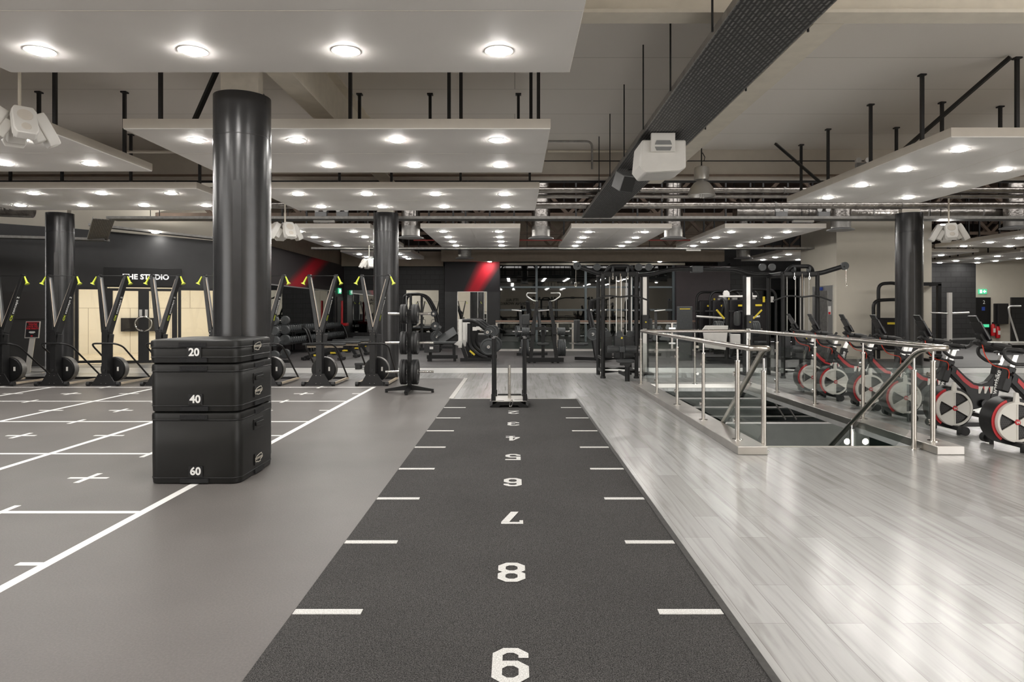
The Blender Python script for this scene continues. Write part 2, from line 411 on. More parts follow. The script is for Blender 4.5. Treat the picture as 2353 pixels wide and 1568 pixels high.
DIG = {
 '2': [stroke(hookt+[(X1,m_+.03),(h_+.012,h_+.02)]), rect(0,W_,0,S_)],
 '3': [stroke(hookt+[(X1,m_+c_),(X1-c_,m_),(.05,m_)]), stroke([(X1-c_-.012,m_),(X1-c_,m_),(X1,m_-c_)]+hookb)],
 '4': [rect(W_*.52,W_*.52+S_,0,H_), rect(0,W_+.01,.07,.112), rect(W_*.36,W_+.01,0,.025), [[(0,.112),(.045,.112),(W_*.52,.24),(W_*.52,H_)]]],
 '5': [stroke([(W_,Y1),(h_,Y1),(h_,m_+.005),(X1-c_,m_+.005),(X1,m_-c_+.005)]+hookb)],
 '7': [rect(0,W_,H_-S_,H_), rect(0,.025,H_-.08,H_-S_), [[(.03,0),(.085,0),(W_,H_-S_),(W_-.055,H_-S_)]]],
 '6': [octa(0,m_+h_+.012), stroke([(h_,m_-.02),(h_,Y1-c_),(h_+c_,Y1),(X1-c_,Y1),(X1,Y1-c_),(X1,H_-.085)])],
 '8': [octa(0,m_+h_), octa(m_-h_,H_)],
}
def digit(name, d, x, y):
    b = MB()
    for ip, grp in enumerate(DIG['6' if d == '9' else d]):
        z = .0065+.0004*ip
        for P in grp:
            sg = 1 if d == '9' else -1                       # a 9 turned round is a 6
            b.add([(x+sg*(p-W_/2), y+sg*(q-H_/2), z) for p, q in P], [(0,1,2,3)])
    return b.build(name, M['turf_white'], tf, smooth=False)
for k, d in enumerate('98765432'): digit('numeral', d, -.018, 2.82+1.004*k)
slab('trim_1', [(1.0,1.035,-3,11.36)], 0, .010, M['edging'], 'dark edging strip beside the turf lane')
slab('trim_2', [(-1.05,1.04,11.36,11.42)], 0, .008, M['edge_light'], 'pale metal strip at the far end of the turf')
slab('trim_3', [(-1.09,-1.05,11.4,14.9),(-1.05,-1.01,11.4,14.9)], 0, .008, M['edge_light'], 'pale metal strip between sheet and plank floor')
slab('trim_4', [(-8.0,24,17.66,17.72)], 0, .012, M['edging'], 'dark strip before the weights area')

# ---- columns: black round casing below, square concrete above, narrow service strip on the near face
for k, (x, y) in enumerate(((-2.75,6.98),(-2.84,15.25),(-10.03,15.25),(8.695,15.25))):
    c = struct(MB().cyl((0,0,0),(0,0,3.60),.275,n=48).build('column', M['column']), 'round black column')
    c.location = (x, y, 0); c.rotation_euler = (0,0,math.atan2(-x, y)*.6)
    MB().box(-.175,.175,-.175,.175,3.60,ZC+1).build('column_core', M['concrete'], c, smooth=False)
    MB().box(-.045,.035,-.292,-.25,.02,2.72).build('column_strip', M['column'], c, smooth=False)
    MB().lathe([(.2755,3.18),(.2765,3.181),(.2765,3.189),(.2755,3.19)], n=48).build('column_seam', M['black'], c)
# ---- ceiling, beams, bulkhead, roof void
slab('ceiling', [(-12,12,-10,8),(-20,12,8,11.5),(-20,24,11.5,13.3)], ZC, ZC+.15, M['ceiling'], 'grey boarded ceiling')
slab('ceiling_void', [(-20,24,13.3,33)], 5.6, 5.75, M['deck'], 'dark ribbed roof over the service void')
def ibeam(name, p0, p1, w, h, m, tf_=.03):
    # steel I section whose underside is at the given points
    p0, p1 = Vector(p0), Vector(p1); b = MB(); u = Vector((0,0,1))
    b.bar(p0+u*tf_/2, p1+u*tf_/2, w, tf_); b.bar(p0+u*(h-tf_/2), p1+u*(h-tf_/2), w, tf_); b.bar(p0+u*h/2, p1+u*h/2, .03, h-2*tf_)
    return struct(b.build(name, m, smooth=False), 'cream steel ceiling beam')
ZB = 3.90
ibeam('beam', (2.68,5.9,ZB), (2.68,13.3,ZB), .26, ZC-ZB, M['beam'])
ibeam('beam', (-2.43,5.9,ZB), (-2.43,13.3,ZB), .26, ZC-ZB, M['beam'])
ibeam('beam', (-12,5.78,ZB), (12,5.78,ZB), .22, ZC-ZB, M['beam'])
ibeam('beam', (8.9,5.9,ZB), (8.9,13.3,ZB), .26, ZC-ZB, M['beam'])
slab('wall_bulkhead', [(-20,24,13.2,13.4)], 3.98, ZC+.02, M['raft_edge'], 'beige bulkhead where the ceiling steps up')
slab('wall_bulkhead_far', [(-3.3,9.4,31.0,31.45)], 3.68, 5.6, M['bulkhead'], 'brown beige bulkhead above the far windows')
slab('wall_bulkhead_side', [(-8.0,-3.3,31.9,32.1)], 3.52, 4.2, M['bulkhead'], 'beige bulkhead in the far corner')
# roof trusses of the void
for yy in (19.4, 24.0, 29.0):
    b = MB()
    b.bar((-16,yy,5.45),(24,yy,5.45),.12,.12); b.bar((-16,yy,4.15),(24,yy,4.15),.10,.10)
    for i in range(16):
        x = -16+2.5*i; b.bar((x,yy,4.15),(x+1.25,yy,5.45),.09,.09); b.bar((x+1.25,yy,5.45),(x+2.5,yy,4.15),.09,.09)
    struct(b.build('roof_truss_beam', M['truss'], smooth=False), 'brown roof truss in the service void')

# ---- walls
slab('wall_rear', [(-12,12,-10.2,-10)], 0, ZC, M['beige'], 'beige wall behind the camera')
rt = text('wall_lettering', "IT'S ALL\nGONNA WORKOUT", M['inkblack'], basis((-.3,-9.99,2.44),(-1,0,0),(0,0,1)), .40, bold=.012)
struct(rt); rt.parent = bpy.data.objects['wall_rear']
# studio wall: runs obliquely from far left to the corner with the mirrored side wall
SB = Vector((-8.0,19.98,0)); SU = Vector((.925,.380,0)).normalized(); SN = Vector((SU.y,-SU.x,0))
def st(px):
    k = (px-CX)/F; return (SB.x-k*SB.y)/(SU.x-k*SU.y)
def sp(px): return SB - SU*st(px)
def wallM(px, z, off=0): p = sp(px)+SN*off; return basis((p.x,p.y,z),(SU.x,SU.y,0),(0,0,1))
def spanel(b, t0, t1, z0, z1, d0=0, d1=.15, z1b=None):
    # piece of studio wall from t0 (far left) to t1 (towards the corner); d outward behind the face
    a, c = SB-SU*t0, SB-SU*t1; z1b = z1 if z1b is None else z1b
    vs = []
    for p, zt in ((a,z1),(c,z1b)):
        for d in (d0, d1):
            q = p-SN*d; vs += [(q.x,q.y,z0),(q.x,q.y,zt)]
    b.add(vs, [(0,4,5,1),(2,3,7,6),(0,1,3,2),(4,6,7,5),(1,5,7,3),(0,2,6,4)])
T = {k: st(k) for k in (-160,174,228,246,330,407,423)}
ZG = 2.10
b = MB(); zt = lambda t: 3.42+.34*min(1, t/6.0)
spanel(b, T[-160], T[174], 0, zt(T[-160]), z1b=zt(T[174]))
spanel(b, T[174], 0, ZG, zt(T[174]), z1b=zt(0)); spanel(b, .5, 0, 0, ZG)
struct(b.build('wall_studio', M['black_wall'], smooth=False), 'black wall of the studio')
b = MB(); spanel(b, T[-160], 0, 3.2, 5.6, .2, .3); struct(b.build('wall_studio_upper', M['beige'], smooth=False), 'beige upper wall above the studio')
# glazed front: fixed panes and a double door with ring handles
def pane(n, t0, t1, fr=.05, z0=.05, z1=ZG, mid=None):
    b = MB(); spanel(b, t0, t0-fr, z0, z1, -.02, .08); spanel(b, t1+fr, t1, z0, z1, -.02, .08)
    spanel(b, t0-fr, t1+fr, z0, z0+.07, -.02, .08); spanel(b, t0-fr, t1+fr, z1-.07, z1, -.02, .08)
    w = struct(b.build(n, M['black'], smooth=False), 'black framed glass of the studio front')
    g = MB(); spanel(g, t0-fr, t1+fr, z0+.07, z1-.07, .02, .03); g.build('window_glass', M['glass2'], w, smooth=False)
    return w
pane('window_1', T[174], T[246], .06); pane('window_2', T[407]-.02, .5, .08)
td0, tdm, td1 = T[246], T[330], T[407]
for n, a, c in (('door_1', td0, tdm), ('door_2', tdm, td1)):
    w = pane(n, a, c, .13, .02, ZG-.03); w['label'] = 'black framed glass studio door'
    sg = 1 if a == td0 else -1
    rg = []
    for k in range(15):
        th = -PI/2+PI*k/14; q = SB-SU*(tdm+sg*(.02+.185*math.cos(th)))+SN*.075; rg.append((q.x,q.y,1.10+.195*math.sin(th)))
    MB().tube([tuple(Vector(rg[0])-SN*.07)]+rg+[tuple(Vector(rg[-1])-SN*.07)], .021, 8).build('door_handle', M['chrome'], w)
    q = SB-SU*(tdm+(.07 if a == td0 else -.07))
    MB().cbox((0,0,0),.07,.004,.22, basis((q.x+SN.x*.03,q.y+SN.y*.03,1.38),(SU.x,SU.y,0),(0,0,1))@Matrix.Rotation(PI/2,4,'X')).build('door_sign', M['white'], w, smooth=False)
# studio room behind the glass
def behind(t, d): p = SB-SU*t-SN*d; return (p.x, p.y)
A_, B_, C_, D_ = behind(T[-160],.16), behind(.2,.16), behind(.2,5.5), behind(T[-160],5.5)
def poly(name, pts, m, label=None): return struct(MB().add(pts, [tuple(range(len(pts)))]).build(name, m, smooth=False), label)
struct(MB().prism([A_,B_,C_,D_], .002, .01, 'z').build('studio_floor', M['studio_wood'], smooth=False), 'pale studio floor')
struct(MB().prism([A_,B_,C_,D_], 2.75, 2.85, 'z').build('studio_ceiling', M['cream'], smooth=False), 'studio ceiling')
b = MB(); spanel(b, T[-160], .2, 0, 2.8, 5.5, 5.6); struct(b.build('wall_studio_far', M['studio_panel'], smooth=False), 'cream far wall of the studio')
for n, t_ in (('wall_studio_side', T[-160]), ('wall_studio_side', .26)):
    b = MB(); spanel(b, t_, t_-.06, 0, 2.8, .16, 5.6); struct(b.build(n, M['cream'], smooth=False), 'cream side wall of the studio')
for i in range(6):
    for j in range(2):
        p = behind(1.2+i*1.5, 1.4+j*2.4)
        w = thing('studio_downlight', f'round studio downlight behind the glass, {ORD[i]} from the corner, {("front","rear")[j]} row', 'downlight', (p[0],p[1],2.745), group='studio downlights')
        MB().lathe([(.0,-.02),(.06,-.016),(.09,0)], n=12).build('lens', M['lamp2'], w)
w = tag(MB().add(*(lambda q: ([(-.6,-.05,0),(.6,-.05,0),(.6,.05,0),(-.6,.05,0),(-.6,-.05,.46),(.6,-.05,.46),(.6,.05,.46),(-.6,.05,.46)],[(0,3,2,1),(4,5,6,7),(0,1,5,4),(1,2,6,5),(2,3,7,6),(3,0,4,7)]))(0)).build('wall_screen', M['poster'], smooth=False),
        'dark screen on the studio far wall seen through the door', 'screen')
p = behind(st(288)+.2, 5.42); w.location = (p[0], p[1], .75); w.rotation_euler = (0,0,math.atan2(SU.y,SU.x))
# sign over the doors
q = sp(330); w = thing('wall_sign', 'black board above the glass doors with white letters THE STUDIO', 'sign', (q.x+SN.x*.02, q.y+SN.y*.02, 2.38), math.atan2(SU.y,SU.x))
sw = T[246]-T[423]
MB().box(-sw/2,sw/2,-.05,.0,-.25,.25).build('sign_board', M['satin'], w, smooth=False, bevel=.004)
text('sign_letters', 'THE STUDIO', M['letter'], basis((.07,-.052,0),(1,0,0),(0,0,1)), .195, w, bold=.006, depth=.008, spacing=1.02)
w = tag(MB().box(-.9,.9,-.05,0,0,.72).build('wall_screen', M['poster'], smooth=False, bevel=.006), 'wide dark panel on the black wall behind the poster stand', 'screen')
p = sp(30)+SN*.02; w.location = (p.x,p.y,1.24); w.rotation_euler = (0,0,math.atan2(SU.y,SU.x))
slab('wall_left', [(-20.2,-20,8,16.2),(-12.2,-12,1.0,8.2),(-20.2,-12,8,8.2)], 0, ZC, M['black_wall'], 'black wall far to the side')  # stops short: unseen opening added beside the camera to let ambient fill in

# mirrored side wall at x = -7.1, with a sprayed red band above the mirrors
zr = lambda y: 3.31
M['stripe_side'] = stripe_mat('wall_stripe_side', (.028,.020,.022), (.42,.008,.020), 'y', 25.0,2.3, 28.6,3.6, 1.75,1.9)
YB = 32.4; XS = -8.0
struct(MB().box(XS-.2,XS,19.98,YB+.2,0,3.58).build('wall_side', M['stripe_side'], smooth=False), 'dark side wall with a red painted band')
struct(MB().box(XS-.5,XS-.1,19.98,YB+.2,3.58,5.6).build('wall_side_upper', M['bulkhead'], smooth=False), 'beige upper side wall')
struct(MB().box(XS,XS+.03,20.3,30.7,2.30,2.34).build('trim_5', M['silver'], smooth=False), 'metal strip over the mirrors')
ys = [20.3+1.15*k for k in range(10)]
for k in range(9):
    tag(MB().box(XS,XS+.015,ys[k]+.006,ys[k+1]-.006,.25,2.30).build('wall_mirror', M['mirror'], smooth=False),
        f'tall mirror panel on the side wall above the dumbbells, {ORD[k]} from the studio corner', 'mirror', 'mirror panels on the side wall')
# far wall pieces, x measured at their depth
slab('wall_far_corner', [(XS,-3.3,YB,YB+.2)], 0, 3.62, M['black_brick'], 'black block wall in the far corner')
struct(MB().box(XS,XS+.04,31.0,32.1,0,2.08).build('door_3', M['satin'], smooth=False), 'dark door in the far corner')
for nm, x0, x1, lb in (('wall_mirror',wx(798,YB),wx(862,YB),'tall dark mirror on the far wall beside the corner door'),('wall_mirror',wx(934,YB),wx(1008,YB),'dark mirror on the far wall behind the plate tree')):
    w = tag(MB().box(x0,x1,YB-.03,YB-.005,.45,2.42).build(nm, M['mirror'], smooth=False), lb, 'mirror')
YP = 31.7; PX0, PX1 = wx(1022,YP), wx(1148,YP)
M['stripe_far'] = stripe_mat('wall_stripe_far', (.020,.018,.021), (.62,.008,.025), 'x', wx(1087,YP),2.33, wx(1126,YP),3.68, .62,.80)
struct(MB().box(PX0,PX1,YP,YB+.2,2.33,3.70).build('wall_far_panel', M['stripe_far'], smooth=False), 'black wall panel with a red painted band')
struct(MB().box(PX0,PX1,YP-.02,YB+.2,0,2.33).build('wall_far_panel_base', M['black_wall'], smooth=False), 'black wall panel below the red band')
mw = wx(1118,YP)-wx(1052,YP)
w = thing('wall_mirror', 'upright clear mirror with pale edge under the red band on the black panel', 'mirror', (wx(1085,YP),YP-.03,.35))
MB().box(-mw/2,mw/2,-.02,.005,0,1.97).build('mirror_glass', M['mirror2'], w, smooth=False)
b = MB(); b.box(-mw/2-.02,-mw/2,-.03,.005,0,1.99); b.box(mw/2,mw/2+.02,-.03,.005,0,1.99); b.box(-mw/2-.02,mw/2+.02,-.03,.005,1.97,1.99); b.build('mirror_frame', M['silver'], w, smooth=False)
# glazed screen over the atrium with mullions
GX = [wx(q,YB) for q in (1148,1233,1346,1452,1548)]
for k in range(4):
    w = struct(MB().box(GX[k],GX[k+1],YB+.1,YB+.15,0,3.62).build(f'window_{k+3}', M['nightglass'], smooth=False), 'dark night glazing')
    b = MB(); b.box(GX[k+1]-.05,GX[k+1]+.05,YB,YB+.1,0,3.62)
    for z in (1.46,2.53): b.box(GX[k],GX[k+1],YB+.03,YB+.1,z,z+.08)
    b.build('window_frame', M['mullion'], w, smooth=False)
slab('trim_6', [(GX[0]-.03,7.9,YB-.3,YB-.2)], 3.58, 3.68, M['beam'], 'cream band above the night glazing')
slab('wall_far_plum', [(GX[4]+.05,wx(1678,YB-.3),YB-.3,YB)], 0, 3.55, M['plum'], 'dark plum wall panel')
slab('wall_far_brick', [(wx(1678,YB),wx(1752,YB),YB,YB+.2)], 0, 3.7, M['black_brick'], 'black block wall behind the machines')
slab('wall_far_dark', [(9.6,14,YB+.3,YB+.5)], 0, 5.6, M['black_wall'], 'dark wall behind the cable machine')
struct(MB().box(wx(1752,YB),wx(1845,YB),YB+.2,YB+.28,.2,2.45).build('window_7', M['nightglass'], smooth=False), 'dark window behind the cable machine')
# lift lobby block
LX1, LX2 = 9.72, 12.6
struct(MB().box(LX1,LX2,20.9,23.5,0,4.3).build('wall_lift', M['beige'], smooth=False), 'beige wall block with the lift')
Ml = basis((LX1,22.42,0),(0,-1,0),(0,0,1))
L_ = struct(MB().box(-.08,1.36,0,2.24,0,.04,Ml).build('door_4', M['silver'], smooth=False), 'grey lift door in the beige wall')
MB().box(.10,1.02,0,2.08,.04,.05,Ml).build('door_leaf', M['galv'], L_, smooth=False)
w = tag(MB().box(-.09,.09,-.13,.13,0,.01,Ml@Matrix.Translation((1.18,1.47,.045))).build('wall_sign', M['white'], smooth=False), 'small white and red notice beside the lift door', 'sign')
MB().box(-.07,.07,-.12,-.05,.01,.013,Ml@Matrix.Translation((1.18,1.47,.045))).build('notice_print', M['red'], w, smooth=False)
tag(MB().box(-.09,.09,-.05,.05,0,.02,Ml@Matrix.Translation((.62,2.15,.052))).build('wall_sign', M['blue'], smooth=False), 'small blue sign above the lift door', 'sign')
# far wall on the other side
YR = 30.5
slab('wall_far_right', [(17.95,24,YR,YR+.2)], 0, 4.4, M['beige'], 'beige far wall with an exit door')
slab('wall_far_block', [(12.6,20.0,YR-.5,YR-.3)], 0, 3.6, M['black_brick'], 'black block wall behind the cable tower')
slab('wall_far_upper', [(-20,24.2,33,33.2)], 0, 5.75, M['void'], 'dark end wall of the service void')
slab('wall_void_side', [(-20.2,-20,13.3,33)], 4.4, 5.75, M['void'], 'dark side of the service void')
slab('wall_studio_end', [(-20.2,wx(-160,16.7)+.2,16.0,16.3)], 0, 5.6, M['black_wall'], 'black wall beyond the studio')
slab('wall_right_near', [(12,12.2,2.5,11.7),(12,24.2,11.5,11.7),(24,24.2,11.5,13.3)], 0, ZC, M['beige'], 'beige wall beyond the bikes')  # near end left open, an added unseen gap for the ambient fill
slab('wall_right', [(24,24.2,13.3,33)], 0, 5.7, M['beige'], 'beige wall far to the other side')
struct(MB().box(20.1,20.95,YR-.06,YR,0,2.05).build('door_5', M['satin'], smooth=False), 'dark exit door with a small number')
o = text('door_number', '2', M['ink'], basis((20.65,YR-.065,1.83),(1,0,0),(0,0,1)), .22, bpy.data.objects['door_5'])
MB().cbox((20.62,YR-.065,1.55),.14,.01,.16).build('door_sign', M['blue'], bpy.data.objects['door_5'], smooth=False)
MB().cbox((20.62,YR-.065,.80),.5,.02,.13).build('door_bar', M['exit'], bpy.data.objects['door_5'], smooth=False)
slab('wall_niche', [(21.85,24,YR-.1,YR)], .1, 2.05, M['black_brick'], 'black block panel in the beige far wall')
w = tag(MB().box(-.24,.24,-.3,0,0,.9).build('wall_screen', M['poster'], smooth=False, bevel=.02), 'black boxed screen beside the far exit door', 'screen', (21.5,YR-.02,.72)); w.location = (21.32,YR-.02,.88)
def exit_sign(x, y, z, label, s=1.0, rz=0):
    e = thing('exit_sign', label, 'exit sign', (x,y,z), rz)
    MB().box(-.22*s,.22*s,-.05,0,-.13*s,.13*s).build('sign_panel', M['exit'], e, smooth=False)
    b = MB(); b.box(-.17*s,-.05*s,-.056,-.05,-.09*s,.09*s); b.prism([(.0,0),(.09*s,.09*s),(.09*s,.03*s),(.17*s,.03*s),(.17*s,-.03*s),(.09*s,-.03*s),(.09*s,-.09*s)],-.056,-.05,'y')
    b.build('sign_pictogram', M['exitw'], e, smooth=False)
exit_sign(20.6,YR-.02,2.31,'green lit exit sign above the dark door in the beige far wall', .8)
exit_sign(XS+.05,31.3,2.36,'green lit exit sign above the corner door beside the red wall', .95, PI/2)
for k, (x, z) in enumerate(((20.99,.36),(21.20,.26))):
    e = thing('fire_extinguisher', ('red fire extinguisher nearest the exit door','lower red fire extinguisher under the boxed screen')[k], 'fire extinguisher', (x,YR-.15,z))
    MB().lathe([(0,0),(.085,.0),(.09,.02),(.09,.42),(.06,.50),(.03,.53),(0,.53)], n=16).build('cylinder_body', M['red'], e)
    MB().box(-.02,.02,-.07,.05,.53,.60).build('valve', M['black'], e, smooth=False)
    MB().box(-.03,.03,.09,.15,.2,.45).build('wall_mount', M['grey'], e, smooth=False)
    MB().box(-.05,.05,-.092,-.085,.15,.33).build('label_plate', M['white'], e, smooth=False)

# ================================================================ STAIRWELL
struct(MB().box(SX0-.3,SX0,6.96,13.45,0,.085).build('kerb', M['kerbsteel'], smooth=False, bevel=.006), 'steel kerb along the stairwell')
struct(MB().box(SX1,SX1+.28,6.96,13.45,0,.085).build('kerb', M['kerbsteel'], smooth=False, bevel=.006), 'steel kerb along the stairwell')
struct(MB().box(SX0,SX1,13.0,13.3,0,.085).build('kerb', M['kerbsteel'], smooth=False, bevel=.006), 'steel kerb along the stairwell')
slab('trim_7', [(SX0,SX1,7.36,7.40)], 0, .006, M['edge_light'], 'metal nosing at the head of the stairs')
# shaft, flights and landing seen through the opening
slab('wall_shaft', [(1.9,2.0,7.0,18),(8.0,8.1,7.0,18)], -4, -.06, M['green'], 'dark green stair shaft wall')
slab('wall_shaft_end', [(1.9,8.1,16.4,16.6)], -4, -.06, M['green'], 'dark green end wall of the stair shaft')
slab('floor_lower', [(1.9,8.1,7.0,16.6)], -4.1, -4, M['tread'], 'lower floor')
b = MB()
for k in range(10): b.box(SX0,SX1,7.42+.28*k,7.42+.28*(k+1),-.18*(k+1)-.06,-.18*(k+1))
stp = struct(b.build('stair_floor', M['tread'], smooth=False), 'descending stair treads')
b = MB()
for sx in (SX0, SX1-.05): b.bar((sx+.025,7.42,-.22),(sx+.025,10.3,-2.0),.05,.30)
b.build('stair_stringer', M['stairgrey'], stp, smooth=False)
slab('floor_landing', [(SX0,SX1,10.2,13.9)], -2.05, -1.98, M['tread'], 'stair landing')
struct(MB().box(2.0,7.15,13.95,14.05,-3.0,-.82).build('wall_landing', M['stairgrey'], smooth=False), 'grey green parapet of the lower flight')
struct(MB().box(2.0,7.15,13.92,14.07,-.82,-.79).build('trim_8', M['edge_light'], smooth=False), 'pale rail on the parapet')
for k in range(6):
    struct(MB().box(2.0,8.0,14.2+.3*k,14.5+.3*k,-.90+.15*k-.05,-.90+.15*k).build('tread_floor', M['tread'], smooth=False), 'green tread of the lower flight')
    struct(MB().box(2.0,8.0,14.19+.3*k,14.21+.3*k,-.90+.15*k-.02,-.90+.15*k+.006).build('trim_9', M['edge_light'], smooth=False), 'pale tread nosing')
for x in (5.52, 5.74):
    struct(MB().bar((x,14.1,-.76),(x,15.6,.0-.08),.025,.025).build('trim_10', M['edge_light'], smooth=False), 'pale stair rail')
for k, px in enumerate((1945, 1987)):  # glowing discs on the parapet imitate lamps reflected in the stair glass
    w = thing('stair_lamp_reflection', 'glowing disc imitating a lamp reflection in the stair glass, ' + ('nearer the ski trainers', 'nearer the bikes')[k], 'lamp reflection', (wx(px,13.95),13.94,-1.18))
    MB().lathe([(.065,0),(.07,-.02)], axis='y', n=16).build('reflection_rim', M['silver'], w)
    MB().lathe([(.06,-.012),(.04,-.03),(0,-.036)], axis='y', n=16).build('lens', M['lamp2'], w)
# ================================================================ HUNG RAFTS AND DOWNLIGHTS
TH = .113
def raft(desc, x0, x1, y0, y1, xs, ys, seam=True, hang=None, z=ZR, braces=()):
    r = thing('ceiling_raft', desc, 'ceiling raft', ((x0+x1)/2,(y0+y1)/2,z), group='hung ceiling rafts', kind='thing')
    hx, hy = (x1-x0)/2, (y1-y0)/2
    MB().box(-hx,hx,-hy,hy,0,TH).build('raft_board', M['raft'], r, smooth=False, bevel=.003)
    b = MB(); e = .004
    for q in ((-hx-e,hx+e,-hy-e,-hy),(-hx-e,hx+e,hy,hy+e),(-hx-e,-hx,-hy,hy),(hx,hx+e,-hy,hy)): b.box(*q,.012,TH+.002)
    b.build('raft_edge', M['raft_edge'], r, smooth=False)
    if seam:
        b = MB()
        if hx > hy: b.box(-hx,hx,-.003,.003,-.0008,.0)
        else: b.box(-.003,.003,-hy,hy,-.0008,.0)
        b.build('board_joint', M['raft_edge'], r, smooth=False)
    zt = (ZC if (y0+y1)/2 < 12.6 else 5.6) - z
    for (hxx, hyy) in (hang if hang is not None else [(x0+(x1-x0)*i/4+.3*(i<2)-.15, y) for i in range(5) for y in (y0+.45, y1-.45)]):
        zz = (ZC if hyy < 13.2 else 5.6) - z
        b = MB(); lx, ly = hxx-(x0+x1)/2, hyy-(y0+y1)/2
        b.box(lx-.02,lx+.02,ly-.02,ly+.02,TH,zz); b.box(lx-.04,lx+.04,ly-.04,ly+.04,zz-.02,zz)
        b.build('hanger_strut', M['black'], r, smooth=False)
    for p, q in braces:
        MB().bar((p[0]-(x0+x1)/2,p[1]-(y0+y1)/2,p[2]-z),(q[0]-(x0+x1)/2,q[1]-(y0+y1)/2,q[2]-z),.05,.04).build('brace_strut', M['black'], r, smooth=False)
    return r
LAMP = None
def downlight(x, y, z, label, group):
    global LAMP
    if LAMP is None:
        LAMP = thing('downlight', label, 'downlight', (x,y,z), group=group)
        MB().lathe([(.112,0),(.112,-.004),(.088,-.004)], n=24, caps=False).build('trim_ring', M['white'], LAMP)
        MB().lathe([(.0,-.024),(.04,-.0225),(.07,-.018),(.088,-.010),(.094,-.003)], n=20).build('lens', M['lamp'], LAMP)
        index_kids()
    else: dup(LAMP, (x,y,z), label=label, group=group)
def lamps(desc, xs, ys, z=ZR, skip=()):
    nx, ny = len(xs), len(ys)
    for j, y in enumerate(ys):
        for i, x in enumerate(xs):
            if (i,j) in skip: continue
            row = ('near row','far row')[j] if ny == 2 else ORD[j]+' row back'
            downlight(x, y, z, f'lit downlight, {ORD[i]} from the left, {row}, {desc}', 'downlights in the hung rafts')
GX1 = lambda x0, n=4: [x0+1.205*k for k in range(n)]
rafts = [
 ('large white raft overhead at the front, nearest of all', -4.33,.47,3.5,5.94, GX1(-3.74),[4.0,5.447], 'front raft overhead'),
 ('long white raft over the tall black column', -4.41,.40,7.79,10.24, GX1(-3.82),[8.289,9.724], 'raft over the tall column'),
 ('long white raft just before the column by the plate tree', -4.41,.41,11.6,14.1, GX1(-3.80),[12.11,13.57], 'raft before plate tree column'),
 ('white raft in the corner behind the near speaker cluster', -10.14,-5.33,7.79,10.16, [-9.5,-8.28,-7.08,-5.9],[8.226,9.61], 'raft behind near speakers'),
 ('white raft over the studio side exercise row', -10.14,-5.34,11.6,14.05, [-9.58,-8.37,-7.18,-5.98],[12.02,13.4], 'raft over the studio side'),
 ('white raft over the exercise bikes', 5.15,7.67,8.16,13.08, [5.65,7.09],[8.78,10.02,11.27,12.48], 'raft over the bikes'),
 ('white raft in the middle, between the two round air diffusers', -2.33,.13,17.1,22.3, [-1.84,-.41],[17.8,19.15,20.4,21.6], 'middle raft between air diffusers'),
 ('white raft hung beyond the end of the long cable tray', 1.40,3.88,17.1,22.3, [1.90,3.36],[17.9,19.27,20.49,21.7], 'raft past the long tray'),
 ('white raft over the leg press machines', 5.20,7.70,17.1,22.3, [5.60,7.05],[17.9,19.27,20.49,21.7], 'raft over the leg press'),
 ('white raft over the dumbbells, beyond the speaker cluster', -6.05,-3.58,17.1,22.3, [-5.55,-4.15],[17.8,19.15,20.4,21.6], 'raft over the dumbbells'),
 ('small far raft over the mirrored corner', -6.05,-3.6,24.0,27.4, [-5.6,-4.15],[24.9,26.1,27.0], 'far raft at the corner'),
 ('far raft partly behind the lift block', 9.3,11.9,24.0,28.4, [9.9,11.3],[25.0,26.3,27.6], 'far raft by the lift block'),
 ('raft beyond the far round column, over the mats', 13.55,16.1,17.0,22.3, [14.15,15.6],[18.1,19.4,20.6,21.8], 'raft beyond the far column'),
 ('far raft before the black block wall', 13.55,16.1,24.0,29.2, [14.2,15.6],[25.3,26.5,27.7,28.8], 'raft before the block wall'),
 ('far raft over the exit door', 17.55,20.1,24.0,29.6, [18.0,19.6],[25.8,26.9,28.2,29.3], 'raft over the exit door'),
 ('raft over the far mats, half outside the view', 17.55,20.1,17.0,22.3, [18.0,19.6],[18.1,19.4,20.6,21.8], 'raft over the far mats'),
 ('raft above the camera on the plank floor side', 2.45,4.9,-1.6,4.25, [2.95,4.40],[-.9,.6,2.1,3.6], 'raft above the plank floor'),
 ('raft above the camera on the sheet floor side', -4.33,.47,-1.5,.9, GX1(-3.74),[-1.0,.4], 'raft above the camera'),
 ('raft above the near corner of the sheet floor', -10.14,-5.33,2.5,5.9, GX1(-9.5),[3.5,5.3], 'raft at the near corner'),
]
hangs = {
 1: [(-4.2,8.2),(-3.1,8.2),(-1.95,8.2),(-.78,8.2),(-.65,8.35),(.28,8.2),(.2,8.6),(-3.6,9.8),(-2.2,9.8),(-1.2,9.8),(.05,9.8)],
 5: [(5.3,9.0),(5.3,10.3),(5.3,11.7),(5.3,12.8),(6.1,8.4),(6.8,8.4),(7.4,8.5),(6.3,10.2),(6.4,11.6),(7.3,10.4)],
}
braces = {1: [((-3.9,8.3,ZR+TH),(-3.3,7.95,4.5))], 5: [((5.25,9.4,ZR+TH),(5.95,8.3,4.5)),((5.25,11.8,ZR+TH),(4.75,12.6,4.5))],
          3: [], }
for k, (d, x0, x1, y0, y1, xs, ys, sh) in enumerate(rafts):
    raft(d, x0, x1, y0, y1, xs, ys, hang=hangs.get(k), braces=braces.get(k, ()))
    lamps(sh, xs, ys)
# accent lamps on the far band and trays
downlight(wx(1125,31.2),31.2,3.68,'round lit spotlight at the top of the red painted band','accent downlights')
downlight(wx(1321,31.2),31.2,3.68,'round lit spotlight on the far band before the night glazing','accent downlights')
downlight(wx(1516,31.2),31.2,3.68,'round lit spotlight on the far band over the cable machine beam','accent downlights')
